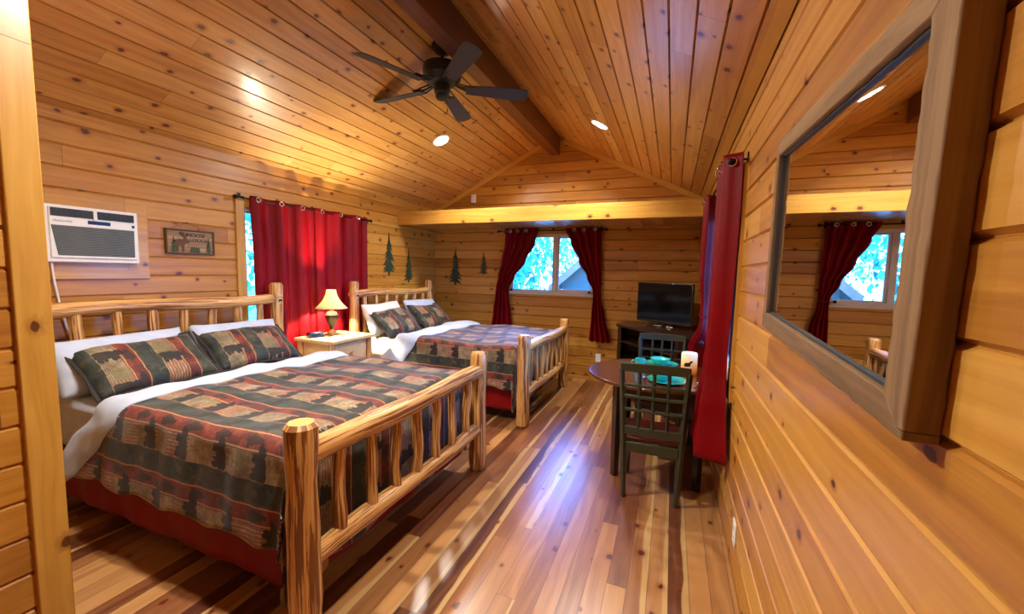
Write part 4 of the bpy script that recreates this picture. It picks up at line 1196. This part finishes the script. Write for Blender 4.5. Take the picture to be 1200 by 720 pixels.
cutlery('spoon', .195, 3.23, -14, 'steel spoon right of the near plate')
cutlery('fork', .10, 3.72, 100, 'steel fork between the two place settings')
# lantern candle with a little moose silhouette
t = thing('candle_lantern', 'glowing cream pillar candle with a dark animal silhouette on the table', 'candle', (.17, 3.70, TZ))
bm = bmesh.new(); lathe(bm, [(0, 0), (.06, 0), (.064, .006), (.064, .17), (.058, .182), (.04, .18), (0, .172)], 32); obj('wax', bm, 'candle', t)
bm = bmesh.new()
fan_prism(bm, [(-.02, .05), (-.012, .066), (.008, .068), (.016, .078), (.028, .08), (.03, .072), (.02, .064), (.016, .045), (.012, .045), (.01, .058), (-.006, .057), (-.012, .042), (-.017, .042)], 0, 1,
          lambda a, b, d: (.0655 * math.sin(a * 1.4 / .0655 - .25) * (1 + .02 * d), -.0655 * math.cos(a * 1.4 / .0655 - .25) * (1 + .02 * d), b * 1.4 + .01))
obj('silhouette', bm, 'signtext', t, smooth=False)

# ------------------------------------------------------------------ corner television stand and television
SZt = .93
A_, B_, C_, D_, E_ = (-.66, 5.42), (.10, 4.56), (.30, 4.56), (.30, 5.88), (-.60, 5.88)
t = thing('television_stand', 'dark wood corner television stand with open shelves', 'television stand', (0, 5.3, 0))
def P5(shr, z, h):
    c = Vector((-.1, 5.3)); bm = bmesh.new()
    pts = []
    for q in (A_, B_, C_, D_, E_):
        v = Vector(q) - c; v = v * shr + c; pts.append((v.x, v.y - 5.3, z))
    prism(bm, pts, (0, 0, h)); return bm
obj('top', P5(1.0, SZt - .03, .03), 'espresso', t, bevel=.005)
obj('base', P5(.965, 0, .09), 'espresso', t, bevel=.004)
for z in (.46, .70): obj('shelf', P5(.93, z, .02), 'espresso', t, bevel=.003)
ins = Vector((.66, .76)).normalized() * .02
def pan(p, q, z0, z1, th):
    p, q = Vector(p), Vector(q); d = (q - p).normalized(); n = Vector((-d.y, d.x)) * th
    bm = bmesh.new(); prism(bm, [(p.x, p.y - 5.3, z0), (q.x, q.y - 5.3, z0), (q.x + n.x, q.y + n.y - 5.3, z0), (p.x + n.x, p.y + n.y - 5.3, z0)], (0, 0, z1 - z0)); return bm
A2, B2 = Vector(A_) + Vector((.025, .005)), Vector(B_) + Vector((.0, .03))
obj('side_panel', pan((A2.x, A2.y), (E_[0] + .012, E_[1] - .015), .09, SZt - .03, -.022), 'espresso', t, bevel=.003)
obj('side_panel', pan((B2.x, B2.y), (C_[0] - .01, B2.y), .09, SZt - .03, .022), 'espresso', t, bevel=.003)
obj('back_panel', pan((D_[0] - .012, 4.60), (D_[0] - .012, 5.86), .09, SZt - .03, .02), 'espresso', t)
obj('back_panel', pan((E_[0] + .02, 5.865), (D_[0] - .02, 5.865), .09, SZt - .03, -.015), 'espresso', t)
fd = (Vector(B_) - Vector(A_)).normalized()
for s in (.0, 1.0):
    p = Vector(A_).lerp(Vector(B_), .03 + s * .90) + ins
    obj('front_stile', pan(p, p + fd * .05, .09, SZt - .03, .022), 'espresso', t, bevel=.003)
dr = obj('door', pan(Vector(A_).lerp(Vector(B_), .08) + ins * 1.2, Vector(A_).lerp(Vector(B_), .92) + ins * 1.2, .10, .45, .02), 'espresso', t, bevel=.004)
km = Vector(A_).lerp(Vector(B_), .5) + ins * .6
bm = bmesh.new(); tube(bm, [(km.x, km.y - 5.3 , .30), (km.x - .03, km.y - 5.3 - .026, .30)], [.008, .014], 12); obj('knob', bm, 'steel', dr)
# television
p0, p1 = Vector((-.41, 5.60)), Vector((.235, 5.10))
ctr = (p0 + p1) / 2; dv = p1 - p0; ang = math.atan2(dv.y, dv.x); TW = dv.length; TH = .50
t = thing('television', 'black flat television standing on the dark corner stand', 'television', (ctr.x, ctr.y, SZt), ang)
obj('cabinet', bx(((-TW / 2, -.012, .055), (TW / 2, .03, .055 + TH))), 'black', t, bevel=.006)
obj('screen', bx(((-TW / 2 + .014, -.0135, .055 + .03), (TW / 2 - .014, -.0115, .055 + TH - .014))), 'screen', t, smooth=False)
obj('back_cover', bx(((-TW * .3, .03, .12), (TW * .3, .06, .42))), 'black', t, bevel=.012)
bm = bmesh.new(); tube(bm, [(0, .02, .012), (0, .02, .10)], [.03, .025], 12); obj('neck', bm, 'black', t)
for sx in (-1, 1):
    bm = bmesh.new(); tube(bm, [(sx * .19, -.10, .007), (sx * .185, -.04, .009), (sx * .15, .03, .010), (0, .03, .010)], [.007, .009, .009, .009], 8); obj('foot', bm, 'steel', t)

# ------------------------------------------------------------------ electrical plates
def plate_e(name, label, to3, a, z, w, h, kind):
    t = thing(name, label, 'outlet' if kind == 'o' else 'wall plate', to3(a, 0, z)); o = t.location; s = lambda *q: Vector(to3(*q)) - o
    bm = bmesh.new(); box(bm, s(a - w / 2, .001, z - h / 2), s(a + w / 2, .007, z + h / 2)); obj('cover_plate', bm, 'white', t, bevel=.002)
    for dz in (-.2, .2):
        bm = bmesh.new(); box(bm, s(a - w * .22, .007, z + dz * h - h * .13), s(a + w * .22, .0085, z + dz * h + h * .13)); sk_ = obj('socket', bm, 'white', t, bevel=.001)
        bm = bmesh.new()
        for q in (-.1, .1): box(bm, s(a + q * w - .0015, .0084, z + dz * h - .004), s(a + q * w + .0015, .0092, z + dz * h + .006))
        obj('slot', bm, 'black', sk_, smooth=False)
plate_e('wall_outlet', 'white outlet low on the right wall below the mirror', toR, 2.30, .245, .08, .125, 'o')
plate_e('wall_outlet', 'white outlet low on the back wall left of the television stand', toB, -.96, .345, .075, .12, 'o')
plate_e('wall_outlet', 'white outlet high on the gable above the ledge', toB, -3.055, 2.755, .085, .13, 'o')

# ------------------------------------------------------------------ outdoors
bm = bmesh.new(); box(bm, (-40, -30, -.7), (30, 50, -.5)); struct(obj('ground_outside', bm, 'grass', smooth=False))
def house():
    t = thing('neighbour_cabin', 'neighbouring cabin gable seen through the right pane of the back window', 'house', (-.2, 12.0, -.5))
    hw, zr, ze, dep = 2.9, 4.4, 1.85, 6.0
    bm = bmesh.new(); prism(bm, [(-hw, 0, 0), (hw, 0, 0), (hw, 0, ze), (0, 0, zr), (-hw, 0, ze)], (0, dep, 0)); obj('wall', bm, 'housewall', t, smooth=False)
    for sg in (-1, 1):
        sl_ = (zr - ze) / hw
        e = Vector((sg * (hw + .35), 0, ze - .35 * sl_)); r = Vector((0, 0, zr))
        bm = bmesh.new(); prism(bm, [(e.x, -.3, e.z), (r.x, -.3, r.z), (r.x, -.3, r.z + .14), (e.x, -.3, e.z + .14)], (0, dep + .6, 0)); rf = obj('roof', bm, 'roofing', t, smooth=False)
        bm = bmesh.new(); prism(bm, [(e.x, -.34, e.z - .1), (r.x, -.34, r.z - .1), (r.x, -.34, r.z + .16), (e.x, -.34, e.z + .16)], (0, .035, 0)); obj('fascia', bm, 'fascia', rf, smooth=False)
house()
def tree(x, y, h, rad, seed, label, nleaf=1500, z0=-.5):
    rr = random.Random(seed)
    t = thing('tree', label, 'tree', (x, y, z0), 0, 'leafy trees outside the windows')
    bm = bmesh.new(); tube(bm, [(0, 0, 0), (.1, .05, h * .3), (-.05, 0, h * .6), (0, .03, h * .95)], [.16, .12, .08, .02], 8)
    for k in range(9):
        a = rr.uniform(0, 6.28); z = h * rr.uniform(.25, .8)
        tube(bm, [(0, 0, z), (rad * .5 * math.cos(a), rad * .5 * math.sin(a), z + .3), (rad * .85 * math.cos(a), rad * .85 * math.sin(a), z + .45)], [.04, .025, .01], 5)
    obj('trunk', bm, 'bark', t)
    bm = bmesh.new()
    for k in range(nleaf):
        while True:
            p = Vector((rr.uniform(-1, 1), rr.uniform(-1, 1), rr.uniform(-1, 1)))
            if .15 < p.length < 1: break
        cl_ = Vector((math.sin(k % 23 * 2.4), math.cos(k % 23 * 1.7), math.sin(k % 23 * 3.1))) * .55
        p = (p * .5 + cl_)
        c = Vector((p.x * rad, p.y * rad, h * .56 + p.z * h * .46))
        s = rr.uniform(.07, .16); m = Euler((rr.uniform(0, 6), rr.uniform(0, 6), rr.uniform(0, 6))).to_matrix()
        q = [c + m @ Vector(v) * s for v in ((-1, 0, 0), (-.2, .5, .15), (1, 0, 0), (-.2, -.5, .15))]
        bm.faces.new([bm.verts.new(v) for v in q])
    o = obj('foliage', bm, 'leaf', t, smooth=False)
tree(-4.7, 10.2, 3.9, 1.6, 1, 'leafy tree left of the cabin, outside the back window', 1900)
tree(-8.2, 13.5, 4.6, 2.0, 2, 'leafy tree farthest left outside the back window', 1700)
tree(-5.2, 24, 6.6, 3.6, 3, 'tall leafy tree rising behind the cabin roof', 2600)
tree(-8.5, 4.6, 5.5, 1.8, 5, 'leafy tree outside the left wall window', 900)
tree(4.2, 6.6, 4.5, 1.6, 6, 'leafy tree outside the right wall window', 900)

# ------------------------------------------------------------------ world, camera, view
w = bpy.data.worlds.new('World'); scene.world = w; w.use_nodes = True
nt = w.node_tree; bg = nt.nodes['Background']
tc = nt.nodes.new('ShaderNodeTexCoord'); sp = nt.nodes.new('ShaderNodeSeparateXYZ'); nt.links.new(tc.outputs['Generated'], sp.inputs[0])
c = ramp(nt, X(nt, sp.outputs[2]).rng(-.1, .8, smooth=False), [(0, (.07, .34, 1.0)), (1, (.03, .21, 1.0))])
nt.links.new(c, bg.inputs[0]); bg.inputs[1].default_value = 32.0

cd = bpy.data.cameras.new('camera'); cam = bpy.data.objects.new('camera', cd); COL.objects.link(cam)
ya, pi_, ro, fpx = .3767, -.086, .0212, 471.5
Fw = Vector((-math.sin(ya) * math.cos(pi_), math.cos(ya) * math.cos(pi_), math.sin(pi_)))
R0 = Vector((math.cos(ya), math.sin(ya), 0)); U0 = R0.cross(Fw)
Rr = R0 * math.cos(ro) + U0 * math.sin(ro); Ur = -R0 * math.sin(ro) + U0 * math.cos(ro)
m = Matrix((Rr, Ur, -Fw)).transposed().to_4x4(); m.translation = (0, 0, CAM_H)
cam.matrix_world = m
cd.sensor_fit = 'HORIZONTAL'; cd.sensor_width = 36; cd.lens = fpx / 1200 * 36; cd.clip_start = .02; cd.clip_end = 200
scene.camera = cam
vs_ = scene.view_settings
vs_.view_transform = 'Standard'; vs_.look = 'None'; vs_.gamma = 1; vs_.use_curve_mapping = False; vs_.exposure = 0.0
scene.cycles.max_bounces = 8; scene.cycles.diffuse_bounces = 5; scene.cycles.glossy_bounces = 4; scene.cycles.transparent_max_bounces = 8
scene.cycles.sample_clamp_indirect = 6
scene.cycles.use_denoising = True
